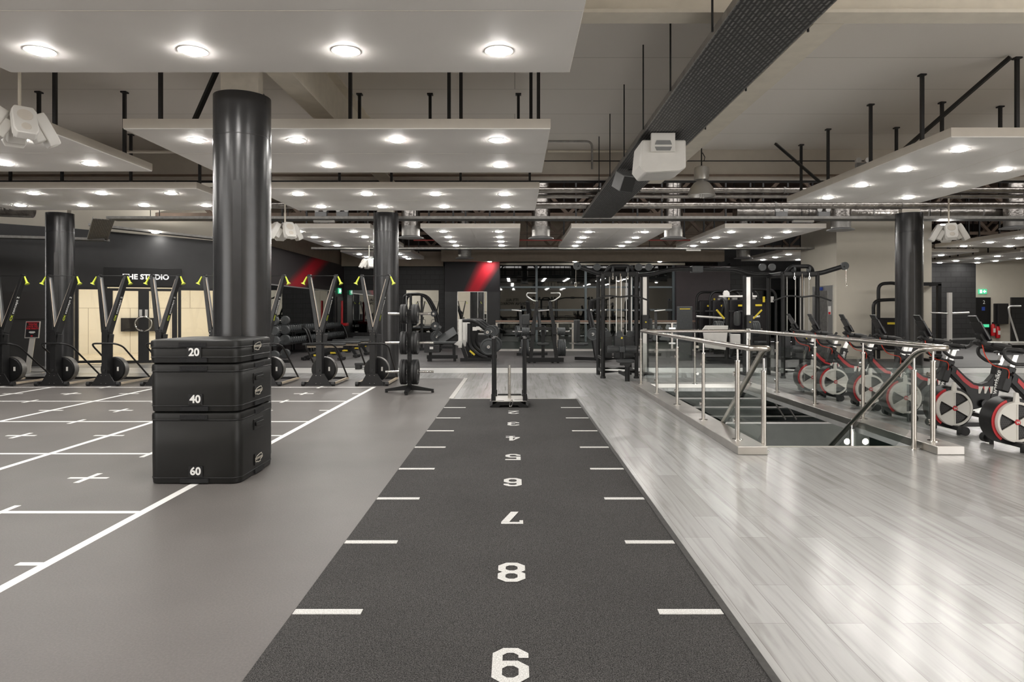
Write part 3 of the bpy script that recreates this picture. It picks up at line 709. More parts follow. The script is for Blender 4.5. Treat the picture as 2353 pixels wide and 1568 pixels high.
# ================================================================ TRAYS, PIPES AND DUCTS
def tray(label, p0, p1, w, rods=(), flat=.012, lip=.06):
    p0, p1 = Vector(p0), Vector(p1); L = (p1-p0).length; a = math.atan2(p1.y-p0.y, p1.x-p0.x)
    t = thing('ceiling_cable_tray', label, 'cable tray', p0, 0); t.rotation_euler = (math.asin((p1.z-p0.z)/L), 0, a-PI/2)
    MB().box(-w/2,w/2,0,L,0,flat).build('tray_bed', M['mesh'], t, smooth=False)
    b = MB(); b.box(-w/2-.008,-w/2,0,L,0,lip); b.box(w/2,w/2+.008,0,L,0,lip); b.build('tray_side', M['galv'], t, smooth=False)
    for x, y, h in rods:
        MB().cyl((x,y,0),(x,y,h),.009,n=6).build('hanger_rod', M['black'], t)
    return t
tray('wide perforated metal cable tray running away overhead', (1.845,-2,3.55), (1.845,15.6,3.55), .65,
     [(s*.36,y,ZC-3.55) for y in (7.2,8.6,10.0,11.4,12.8,14.2) for s in (-1,1)])
tray('cable tray crossing behind the round columns, nearest of the crossing trays', (-9.3,15.95,3.55), (22,15.95,3.55), .42,
     [(s*.2,y,2.0) for y in (1,4,7,13,16,19,22,25) for s in (-1,1)])
tray('cable tray crossing far back above the weights area', (-6.6,22.6,3.46), (12.5,22.6,3.46), .35, [(0,y,2.0) for y in (3,7,11,15)])
tray('short sloping cable tray joining the crossing tray to the low studio tray', (-9.45,15.9,3.55), (-10.42,17.25,3.20), .42)
tray('low cable tray running off behind the round column by the studio', (-14.5,16.4,3.24), (-10.2,17.3,3.20), .34)
tray('cable tray along the top of the black studio wall', (wx(205,18.3),18.3,3.70), (wx(500,19.5),19.5,3.46), .3)
downlight(wx(357,18.6),18.6,3.565,'round lit spotlight under the tray over the studio sign','accent downlights')
downlight(10.0,16.1,3.47,'round lit spotlight under the crossing tray beyond the bikes','accent downlights')
def pipe(name, label, pts, r, m, n=12, collars=0):
    pts = [Vector(p) for p in pts]; o = thing(name, label, 'pipe' if 'duct' not in name else 'duct', pts[0])
    MB().tube([p-pts[0] for p in pts], r, n).build('pipe_run' if 'duct' not in name else 'duct_run', m, o)
    if collars:
        d = pts[-1]-pts[0]
        for k in range(collars):
            c = d*((k+.5)/collars); u = d.normalized()
            MB().cyl(c-u*.02, c+u*.02, r+.008, n=n).build('collar', M['galv'], o)
    return o
def runx(x0, x1, y, z, n=12): return [(x0+(x1-x0)*i/n, y, z) for i in range(n+1)]
pipe('ceiling_pipe','thick foil wrapped pipe under the bulkhead, uppermost of the foil pipes', runx(-20,23,14.2,3.93), .065, M['foil'], collars=16)
pipe('ceiling_pipe','thin foil wrapped pipe just below the uppermost foil pipe', runx(-20,23,14.25,3.815), .045, M['foil'], collars=14)
pipe('ceiling_pipe','foil wrapped pipe lowest of the three crossing the hall', runx(-20,23,14.7,3.70), .075, M['foil'], collars=16)
pipe('ceiling_pipe','black pipe running along the bulkhead above the foil pipes', runx(-20,23,13.9,4.07), .045, M['black'])
pipe('ceiling_pipe','thin grey conduit on the face of the bulkhead, just under its middle', runx(-20,23,13.1,4.02), .022, M['truss'])
pipe('ceiling_pipe','thin black cable line high along the bulkhead', runx(-2,23,12.9,4.25), .010, M['black'])
pipe('ceiling_pipe','white conduit crossing under the ceiling boards', runx(.6,2.9,12.6,4.36), .018, M['beam'])
pipe('ceiling_pipe','white pipe close behind the front cross beam', runx(.3,3.2,5.2,4.43), .03, M['beam'])
pipe('ceiling_pipe','bent thin conduit dropping from the ceiling to the pipes', fillet([(-.2,11.2,4.2),(1.25,11.2,4.2),(1.25,11.2,3.75)],.1), .018, M['galv'])
pipe('ceiling_pipe','dark conduit crossing before the raft over the tall column', runx(-9,-3.3,11.0,3.98), .02, M['raft_edge'])
pipe('ceiling_pipe','thin red pipe crossing far back above the weights area', runx(-3,7.5,20.5,3.55), .02, mat('pipe_red',(.30,.05,.04),.5))
pipe('ceiling_duct','big foil duct coming in beside the studio column', [(-13.5,13.6,3.62),(-12,13.9,3.60),(-10.6,14.3,3.57),(-10.05,14.4,3.56)], .17, M['foil'], 20)
pipe('ceiling_duct','brown foil duct lying behind the pipes over the lift block', runx(5.6,12.5,17.6,3.97), .20, M['foil'], 20, collars=5)
pipe('ceiling_duct','long foil duct lying high behind the long raft', runx(-9.5,-1.8,13.75,4.32), .13, M['foil'], 16, collars=6)
for k, (px, Y, zb, lb) in enumerate(((944,17.4,3.28,'round air duct with diffuser beside the column by the plate tree'),(1243,17.6,3.29,'round air duct with diffuser behind the end of the long tray'),
        (1547,17.6,3.28,'round air duct with diffuser between two middle rafts'),(1932,16.9,3.42,'round air duct with diffuser over the lift block'),
        (1068,25.5,3.38,'small far air diffuser above the red painted band'),(1708,25.5,3.38,'small far air diffuser over the block wall machines'),(2330,17.2,3.5,'foil air duct beside the far crossing rafts'))):
    o = thing('ceiling_air_duct', lb, 'air duct', (wx(px,Y),Y,zb)); q = .235 if Y < 20 else .25
    MB().lathe([(q,.30),(q,2.1)], n=24).build('duct_run', M['foil'], o)
    MB().lathe([(q*.96,.02),(q*.98,.34),(q*.8,.35)], n=24).build('duct_box', M['galv'], o)
    MB().lathe([(q*1.35,0),(q*1.36,.015),(q*.9,.06),(q*.6,.04)], n=24).build('diffuser', M['grey'], o)
# ================================================================ SPEAKERS AND LAMPS
def cluster(label, x, y, z, top, s=1.0, rot=0, heads=4):
    o = thing('pendant_speaker_cluster', label, 'speaker cluster', (x,y,z), rot)
    MB().cyl((0,0,.0),(0,0,top-z),.018*s,n=8).build('pole', M['beam'], o)
    MB().box(-.05*s,.05*s,-.05*s,.05*s,-.05*s,.12*s).build('bracket', M['white'], o, smooth=False)
    for k in range(heads):
        a = 2*PI*k/heads+.5
        Mx = Matrix.Rotation(a,4,'Z')@Matrix.Translation((0,-.20*s,-.10*s))@Matrix.Rotation(math.radians(-28),4,'X')@Matrix.Scale(s,4)
        b = MB(); b.prism([(-.12,-.13),(-.09,-.19),(.09,-.19),(.12,-.13),(.12,.13),(.09,.19),(-.09,.19),(-.12,.13)],-.12,.0,'y',Mx)
        b.prism([(-.09,-.11),(.09,-.11),(.09,.11),(-.09,.11)],.0,.10,'y',Mx)
        sp_ = b.build('speaker', M['white'], o, bevel=.012*s)
        g = MB(); g.lathe([(.078,-.123),(.074,-.129),(0,-.129)],(0,0,.06),'y',16,Mx); g.lathe([(.05,-.123),(.046,-.129),(0,-.129)],(0,0,-.10),'y',14,Mx)
        g.build('speaker_grille', M['raft_edge'], sp_)
    return o
cluster('cluster of white speakers hung near the front corner raft', wx(45,7.0),7.0,3.38,4.53,.88,.3)
cluster('cluster of white speakers hung beside the tall black column', wx(655,14.6),14.6,3.20,3.95,.95,.2)
cluster('small cluster of white speakers hung far off beside the plate tree column', wx(848,21.5),21.5,2.98,3.495,.8,0)
cluster('cluster of white speakers hung over the exercise bikes', wx(2180,14.4),14.4,3.15,4.6,.95,.7)
o = thing('pendant_loudspeaker', 'large white loudspeaker with bracket under the long cable tray', 'loudspeaker', (1.74,8.35,3.30))
b = MB(); b.prism([(-.27,-.13),(-.24,.17),(.28,.17),(.28,-.16),(.20,-.20),(-.20,-.22)],-.2,.35,'y'); b.build('cabinet', M['white'], o, bevel=.02)
b = MB(); b.box(-.14,.14,-.25,-.2,.02,.24); b.build('bracket_plate', M['white'], o, smooth=False, bevel=.006)
b = MB(); b.prism([(-.08,.15),(.08,.15),(.10,.10),(-.10,.10)],-.256,-.25,'y'); b.prism([(-.10,.075),(.10,.075),(.08,.03),(-.08,.03)],-.256,-.25,'y'); b.build('bracket_slot', M['grey'], o, smooth=False)
MB().prism([(-.20,-.215),(.19,-.195),(.255,-.163),(-.255,-.14)],-.215,-.2,'y').build('front_grille', M['white'], o, smooth=False)
o = thing('pendant_spot_speaker', 'small black speaker tilted under the long cable tray', 'speaker', (1.62,10.2,3.38), .5)
MB().box(-.13,.10,-.12,.10,-.14,.10, Matrix.Rotation(.5,4,'X')).build('cabinet', M['grey'], o, bevel=.01)
MB().box(-.12,.09,-.135,-.12,-.13,.09, Matrix.Rotation(.5,4,'X')).build('front_grille', M['inkblack'], o, smooth=False)
b = MB(); b.cyl((.16,0,-.02),(.16,0,.16),.02); b.cyl((.16,0,.15),(.16,0,.17),.08); b.bar((.1,0,0),(.16,0,0),.03,.03); b.build('mount', M['black'], o)
o = thing('pendant_lamp', 'industrial high bay lamp with metal bell hung beside the cream beam', 'pendant lamp', (wx(1612,12.7),12.7,3.56))
MB().lathe([(.245,0),(.25,.012),(.235,.06),(.20,.16),(.14,.24),(.075,.28),(.07,.29)], n=28, caps=False).build('lamp_bell', M['silver'], o)
MB().lathe([(.07,.285),(.13,.30),(.135,.33),(.135,.49),(.12,.53),(.04,.555),(0,.555)], n=24).build('lamp_housing', M['silver'], o)
b = MB(); b.cyl((-.02,0,-.04),(-.02,0,.15),.018); b.cyl((.03,0,-.04),(.03,0,.15),.018); b.build('bulb', M['white'], o)
MB().cyl((0,0,.55),(0,0,ZC-3.56),.012,n=8).build('cord', M['black'], o)
MB().tube([(.015,0,.80),(.06,0,.72),(.05,0,.66),(.01,0,.64)],.008,6).build('hook', M['black'], o)
def emlight(label, x, y, z, k=1.0):
    o = thing('ceiling_emergency_light', label, 'emergency light', (x,y,z))
    MB().box(-.17*k,.17*k,-.06*k,.06*k,.0,.14*k).build('battery_box', M['grey'], o, smooth=False, bevel=.01)
    for s in (-1,1):
        h = MB().lathe([(.05,.06),(.07,-.02),(.072,-.05),(0,-.05)],(s*.12,0,.20),'y',16,Matrix.Scale(k,4)).build('lamp_head', M['silver'], o)
for lb, px, py, Y in (('twin head emergency light on the crossing tray before the lift block',1795,507,15.9),('twin head emergency light beside the one over the lift block',1892,505,15.9),
     ('twin head emergency light on the tray by the hung speakers',738,498,15.9),('twin head emergency light on the tray near the plate tree column',787,501,15.9),
     ('emergency light standing on the raft over the bikes',1980,374,10.5)):
    emlight(lb, wx(px,Y) if Y > 11 else 5.28, Y, 3.62 if Y > 11 else ZR+TH+.002, .8 if Y > 11 else .6)
for lb, px, py, Y in (('white batten lamp under the crossing tray by the lift block',1845,516,16.0),('white batten lamp under the crossing tray by the hung speakers',745,516,16.0),('white batten lamp under the far tray',1593,577,22.6)):
    o = thing('ceiling_batten', lb, 'batten lamp', (wx(px,Y),Y,(3.50 if Y < 20 else 3.41)))
    MB().box(-.24,.24,-.05,.05,0,.05).build('batten_body', M['white'], o, smooth=False, bevel=.008)
# ================================================================ SOFT PLYO BOXES
def plyo(label, z0, h, num, handle, dx=0.0, dy=0.0):
    o = thing('plyo_box', label, 'plyo box', (-2.683+dx,6.19+dy,z0), group='stacked soft plyo boxes')
    hx, hy = .375, .40
    b = MB(); r = .075
    # slightly bulging padded body in rings
    prof = [(0,-.012),(.008,0),(.05,.004),(h*.5,.007),(h-.075,.004),(h-.066,-.002)]
    def loop(off, z, n=6):
        out = []
        for cx, cy, t0 in ((hx-r,hy-r,0),(-hx+r,hy-r,90),(-hx+r,-hy+r,180),(hx-r,-hy+r,270)):
            for i in range(n+1):
                t = math.radians(t0+90*i/n); out.append((cx+(r+off)*math.cos(t), cy+(r+off)*math.sin(t), z))
        return out
    def skin(prof):
        b = MB(); L = [loop(q, z) for z, q in prof]; n = len(L[0]); vs = [p for l in L for p in l]; fs = []
        for i in range(len(L)-1):
            for k in range(n): fs.append((i*n+k, i*n+(k+1)%n, (i+1)*n+(k+1)%n, (i+1)*n+k))
        fs += [tuple(range(n-1,-1,-1)), tuple(range((len(L)-1)*n, len(L)*n))]
        return b.add(vs, fs)
    skin(prof).build('body', M['vinyl'], o)
    skin([(h-.066,.002),(h-.06,.009),(h-.03,.010),(h-.010,.004),(h-.001,-.02)]).build('lid', M['vinyl'], o)
    for z, q in ((h-.065,.010),(.052,.0075)): MB().tube(loop(q-.003, z), .005, 6, closed=True).build('piping', M['satin'], o)
    yf = -hy-.010; xs_ = hx+.010
    for z0_, z1_, w_ in ((h-.058,h-.022,.115),(.012,.046,.118)):
        MB().box(-.115,-.115+2*w_,yf-.006,yf+.01,z0_,z1_).build('velcro_tab', M['velcro'], o, smooth=False)
        MB().box(xs_-.01,xs_+.006,-.08,.14,z0_,z1_).build('velcro_tab', M['velcro'], o, smooth=False)
    zn = .075 if h > .3 else .060
    MB().box(-.045,.075,yf-.004,yf+.01,zn-.012,zn+.078).build('number_patch', M['satin'], o, smooth=False)
    text('number', num, M['ink'], basis((.015,yf-.005,zn+.033),(1,0,0),(0,0,1)), .090, o, bold=.0028)
    # badge patch on the side with an outlined wordmark
    zb = .085 if h > .3 else .075
    MB().box(xs_-.01,xs_+.004,-.085,.11,zb,zb+.10).build('badge_patch', M['satin'], o, smooth=False)
    pts = [(-.065,.025),(-.075,.035),(-.075,.062),(-.05,.062),(-.05,.072),(.03,.085),(.07,.085),(.07,.075),(.09,.07),(.09,.045),(.07,.04),(.04,.03),(.04,.018),(-.02,.018),(-.02,.025)]
    MB().tube([(xs_+.005,y,zb+z) for y, z in pts], .0032, 4, closed=True).build('badge_outline', M['badge'], o)
    text('badge_text', 'TECHNOGYM', M['badge'], basis((xs_+.006,.008,zb+.052),(0,1,0),(0,0,1)), .026, o, bold=.0006)
    if handle:
        b = MB(); b.box(xs_-.01,xs_+.004,-.10,.12,h-.20,h-.11); b.build('handle_pocket', M['satin'], o, smooth=False, bevel=.003)
        b = MB(); b.box(xs_+.004,xs_+.018,-.08,.10,h-.17,h-.135); b.build('handle', M['vinyl'], o, bevel=.004)
    return o
plyo('lowest and tallest black soft plyo box of the stack, marked 60', 0, .602, '60', True)
plyo('middle black soft plyo box of the stack, marked 40', .602, .408, '40', True, -.004, .004)
plyo('topmost flat black soft plyo box of the stack, marked 20', 1.010, .200, '20', False, -.012, .0)

# ================================================================ STANDING SKI TRAINERS
SKI_L = ['standing ski trainer cut by the edge of view, farthest from the plate tree','standing ski trainer in front of the far round column','standing ski trainer before the first studio glass pane',
 'standing ski trainer whose legs hide behind the plyo boxes, before the studio door','standing ski trainer almost wholly hidden by the tall black column',
 'standing ski trainer peeping out beside the tall black column','standing ski trainer between the tall column and the plate tree column','standing ski trainer in front of the column next to the plate tree']
def ski():
    o = thing('ski_trainer', SKI_L[0], 'ski trainer', (0,0,0), group='row of standing ski trainers')
    MB().box(-.056,.056,-.02,.17,.0,1.09).build('column', M['black'], o, smooth=False, bevel=.004)
    MB().prism([(-.245,.0),(.245,.0),(.105,.235),(-.105,.235)],-.045,-.02,'y').build('base_plate', M['black'], o, smooth=False)
    for x, z in ((-.045,.20),(.045,.20),(-.045,.05),(.045,.05)): MB().cyl((x,-.050,z),(x,-.04,z),.006,n=8).build('bolt', M['chrome'], o)
    for x, z in ((-.04,1.0),(.04,1.0),(-.03,1.06),(.03,1.06),(-.035,.86),(.035,.86)): MB().cyl((x,-.026,z),(x,-.01,z),.005,n=8).build('bolt', M['chrome'], o)
    for s in (-1,1):
        p0, p1 = Vector((s*.030,.075,1.03)), Vector((s*.262,.27,2.13))
        a = MB().bar(p0,p1,.075,.17,(0,1,0),.055,.12).build('arm', M['black'], o, smooth=False, bevel=.004)
        MB().bar(p0+Vector((-s*.030,-.0,.15)),p1+Vector((-s*.034,-.02,-.02)),.006,.05,(0,1,0)).build('arm_track', M['grey'], a, smooth=False)
        MB().cyl(p1+Vector((-s*.045,-.05,-.05)),(0,.03,1.14),.006,n=6).build('pull_cord', M['cordm'], a)
        b = MB(); b.cyl(p1+Vector((0,-.05,.01)),p1+Vector((0,.05,.01)),.035,n=12); b.build('pulley', M['satin'], a)
        h0 = p1+Vector((s*.045,-.03,.0)); h1 = h0+Vector((s*.06,-.02,-.13)); d = (h1-h0).normalized()
        g = MB(); g.cyl(h0, h0+d*.10, .014,.019,n=10); g.cyl(h0+d*.10, h1, .019,.022,n=10); g.cyl(h1, h1+d*.022, .03,.045,n=12)
        g.build('handle', M['lime'], o)
        MB().tube([p1+Vector((0,-.02,.02)), p1+Vector((s*.03,-.03,.02)), h0],.006,6).build('handle_strap', M['black'], o)
        f = MB(); f.bar((s*.29,-.02,.045),(s*.29,1.12,.045),.045,.035); f.build('floor_rail', M['railwood'], o, smooth=False)
        w = MB(); w.cyl((s*.26,-.05,.04),(s*.32,-.05,.04),.042,n=14); w.build('roller', M['rubber_blk'], o)
    b = MB(); b.bar((-.29,1.1,.045),(.29,1.1,.045),.05,.05); b.bar((-.29,.0,.05),(.29,.0,.05),.04,.05); b.build('cross_bar', M['black'], o, smooth=False)
    MB().cyl((-.25,.25,2.145),(.25,.25,2.145),.007,n=6).build('top_cord', M['black'], o)
    MB().tube(fillet([(-.29,1.1,.06),(-.29,.10,.76),(-.22,-.035,.82),(.22,-.035,.82),(.29,.10,.76),(.29,1.1,.06)],.12,5),.017,10).build('side_rail', M['black'], o)
    f = MB().lathe([(.0,.0),(.10,-.005),(.225,.0),(.24,.02),(.24,.17),(.225,.19),(0,.19)],(.03,.19,.30),'y',32).build('flywheel', M['satin'], o)
    MB().lathe([(.243,.04),(.246,.06),(.246,.15),(.243,.17)],(.03,.19,.30),'y',32).build('flywheel_band', M['galv'], f)
    MB().cyl((.0,-.04,.30),(.0,-.02,.30),.022,n=14).build('drain_cap', M['rubber_blk'], o)
    MB().box(.135,.165,.17,.185,.27,.35).build('spec_label', M['white'], f, smooth=False)
    b = MB(); b.box(.07,.12,.02,.08,.93,.99); b.bar((.10,.02,.80),(.135,-.0,1.0),.07,.04); b.build('monitor', M['rubber_blk'], o, smooth=False)
    # wordmark up the outer face of the arm
    p0, p1 = Vector((.030,.075,1.03)), Vector((.262,.27,2.13)); u = (p1-p0).normalized()
    n = Vector((0,1,0)).cross(u); n = (u.cross(Vector((0,1,0)))).normalized(); n = n if n.x > 0 else -n
    up = n.cross(u); q = p0+u*.56+n*.036
    text('arm_wordmark','concept 2', M['ink'], basis(q+Vector((0,0,0)), u, up), .088, o, bold=.0005)
    q = p0+u*.30+n*.038
    text('arm_emblem','CX', M['lime'], basis(q, u, up), .08, o, bold=.002)
    return o
S0 = ski(); index_kids()
skx = [-9.99,-8.955,-7.955,-6.91,-5.875,-4.835,-3.80,-2.762]
S0.location = (skx[0],13.42,0)
for k in range(1,8): dup(S0, (skx[k],13.42,0), label=SKI_L[k])

# ================================================================ PLATE TREE AND PLATES
def plate(label, loc, r, t, m='plate', axis='x', group=None, rz=0):
    o = thing('weight_plate', label, 'weight plate', loc, rz, group)
    h = t/2
    MB().lathe([(.026,-h*.8),(r*.30,-h*.8),(r*.34,-h*.55),(r*.78,-h*.55),(r*.84,-h),(r*.97,-h),(r,-h*.8),(r,h*.8),(r*.97,h),(r*.84,h),(r*.78,h*.55),(r*.34,h*.55),(r*.30,h*.8),(.026,h*.8)],axis=axis,n=32,caps=False).build('plate_disc', M[m], o)
    MB().lathe([(.026,-h*.82),(.042,-h*.86),(.042,h*.86),(.026,h*.82)],axis=axis,n=20,caps=False).build('plate_hub', M['silver'], o)
    return o
tx, ty = -1.872, 12.3
o = thing('plate_tree', 'black upright plate tree with three pairs of chrome pegs by the turf', 'plate tree', (tx,ty,0))
MB().box(-.035,.035,-.035,.035,.05,1.48).build('post', M['satin'], o, smooth=False, bevel=.004)
b = MB()
for k in range(18): b.cyl((0,-.0352,.20+.072*k),(0,-.0362,.20+.072*k),.010,n=8)
b.build('post_hole', M['inkblack'], o)
for d in ((1,-.02),(-1,-.02),(0,-1),(0,1)):
    b = MB(); L = .43 if d[0] else .42
    b.bar((d[0]*.03,d[1]*.03,.09),(d[0]*L,d[1]*L,.045),.06,.09,(0,0,1),.06,.035); b.cyl((d[0]*(L-.02),d[1]*(L-.02),0),(d[0]*(L-.02),d[1]*(L-.02),.03),.025,n=12)
    b.build('leg', M['satin'], o, smooth=False)
for z, L in ((1.40,.38),(.885,.43),(.37,.43)):
    for s in (-1,1): MB().cyl((s*.03,0,z),(s*L,0,z),.022,n=16).build('peg', M['chrome'], o)
for z, r, wd in ((1.397,.175,'top'),(.882,.205,'middle'),(.367,.225,'bottom')):
    for s, sd in ((-1,'studio side'),(1,'turf side')):
        for j in range(2):
            plate(f'black rubber plate, {("inner","outer")[j]} one on the {wd} peg of the plate tree, {sd}', (tx+s*(.075+.052*j),ty,z), r, .05, 'rubber_blk', group='plates on the plate tree')

# ================================================================ PUSH SLED
o = thing('push_sled', 'black push sled with tall posts standing on the turf', 'sled', (-.085,10.75,.007))
MB().prism([(-.29,.082),(.29,.082),(.24,.088),(-.24,.088)],-.36,.34,'y').build('deck', M['edge_light'], o, smooth=False)
MB().prism([(-.29,.0),(-.16,.0),(-.13,.03),(.13,.03),(.16,.0),(.29,.0),(.285,.02),(.15,.082),(-.15,.082),(-.285,.02)],-.40,-.36,'y').build('front_plate', M['black'], o, smooth=False)
MB().prism([(-.26,.0),(.26,.0),(.18,.11),(-.18,.11)],.34,.42,'y').build('rear_plate', M['satin'], o, smooth=False)
for s in (-1,1):
    MB().prism([(-.38,.015),(-.33,0),(.33,0),(.40,.03),(.36,.085),(-.36,.085)],s*.27-.02,s*.27+.02,'x').build('skid', M['black'], o, smooth=False)
    for y in (-.31,.25):
        xx = s*(.237 if y < 0 else .232)
        p = MB().cyl((xx,y,.09),(xx,y,1.03),.026,n=16).build('post', M['satin'], o)
        MB().cyl((xx,y,.08),(xx,y,.19),.034,n=16).build('post_socket', M['black'], p)
        MB().cyl((xx,y,1.03),(xx,y,1.042),.027,n=16).build('post_cap', M['grey'], p)
p = MB().cyl((.0,-.02,.085),(.0,-.02,.60),.023,n=16).build('weight_horn', M['steel'], o)
MB().cyl((.0,-.02,.56),(.0,-.02,.605),.0235,n=16).build('horn_cap', M['chrome'], p)
b = MB(); b.bar((.08,-.20,.089),(.22,-.14,.089),.02,.003); b.bar((-.22,-.25,.089),(-.08,-.30,.089),.02,.003); b.build('deck_slot', M['inkblack'], o, smooth=False)
MB().tube([(.03+.022*math.cos(t)+.012*math.sin(t),-.425,.062+.052*math.sin(t)) for t in [2*PI*k/20 for k in range(20)]],.006,6,closed=True).build('carabiner', M['chrome'], o)

# ================================================================ STAIR BALUSTRADE
o = thing('stair_balustrade', 'brushed steel and glass balustrade round the stairwell', 'balustrade', (0,0,0))
RX0, RX1, RZ = 2.36, 4.39, 1.075
main = [(2.62,7.02,RZ-.06),(2.60,6.98,RZ),(2.40,6.98,RZ),(RX0,7.15,RZ),(RX0,12.95,RZ),(RX1,12.95,RZ),(RX1,7.0,RZ),(4.30,6.93,RZ),(4.20,7.0,RZ-.02)]
ml = fillet([(RX0+.21,8.62,RZ-1.06),(RX0+.21,7.16,RZ-.03),(RX0+.21,6.96,RZ),(RX0,6.96,RZ),(RX0,12.95,RZ),(RX1,12.95,RZ),(RX1,6.98,RZ),(RX1-.20,6.98,RZ),(RX1-.20,7.2,RZ-.05),(RX1-.20,9.7,RZ-1.78)],.10,7)
MB().tube(ml,.030,14).build('handrail', M['steel'], o)
def bpost(x, y, z0, zt, big=True):
    p = MB().cyl((x,y,z0),(x,y,zt-.15),.026 if big else .021,n=18).build('post', M['steel'], o)
    b = MB(); b.cyl((x,y,zt-.15),(x,y,zt-.02),.012,n=12); b.cyl((x,y,zt-.16),(x,y,zt-.145),.03,n=18); b.build('post_pin', M['chrome'], p); MB().cyl((x,y,z0),(x,y,z0+.008),.055,n=20).build('base_flange', M['chrome'], p)
    return p
def clamps(p, x, y, d, zs, off):
    b = MB()
    for z in zs: b.cyl((x+d[0]*off,y+d[1]*off,z),(x+d[0]*off*.2,y+d[1]*off*.2,z),.018,n=12); b.cyl((x+d[0]*off-d[1]*.03,y+d[1]*off+d[0]*.03,z),(x+d[0]*off+d[1]*.03,y+d[1]*off-d[0]*.03,z),.026,n=14)
    b.build('glass_clamp', M['chrome'], p)
ysl = [7.33,8.66,10.06,11.5,12.95]
for x, d in ((RX0,1),(RX1,-1)):
    yy = ysl if x == RX0 else [7.26,8.72,10.12,11.58,12.95]
    for i, y in enumerate(yy):
        p = bpost(x, y, .085, RZ, i == 0)
        clamps(p, x, y, (0,1), (.28,.78), .045)
        if i: MB().box(x-.005,x+.005,yy[i-1]+.07,y-.07,.20,.86).build('glass_panel', M['glass'], o, smooth=False)
for x in (3.37,):
    p = bpost(x,12.95,.085,RZ,False); clamps(p,x,12.95,(1,0),(.28,.78),.045)
for x0, x1 in ((RX0+.07,3.30),(3.44,RX1-.07)): MB().box(x0,x1,12.945,12.955,.20,.86).build('glass_panel', M['glass'], o, smooth=False)
# newel posts and glass of the descending stair rails
for x, s, yn in ((RX0+.21,1,7.14),(RX1-.20,-1,7.26)):
    bpost(x,yn,0,.98); 
    p = bpost(x,8.75 if s > 0 else 8.6,-1.0,.0 if s > 0 else .13)
    MB().add([(x-.005,yn+.1,.16),(x-.005,9.6,-1.55),(x-.005,9.6,-.75),(x-.005,yn+.1,.84),(x+.005,yn+.1,.16),(x+.005,9.6,-1.55),(x+.005,9.6,-.75),(x+.005,yn+.1,.84)],
        [(0,3,2,1),(4,5,6,7),(0,1,5,4),(1,2,6,5),(2,3,7,6),(3,0,4,7)]).build('glass_panel', M['glass'], o, smooth=False)
    bpost(x,9.65,-1.9,-.75)

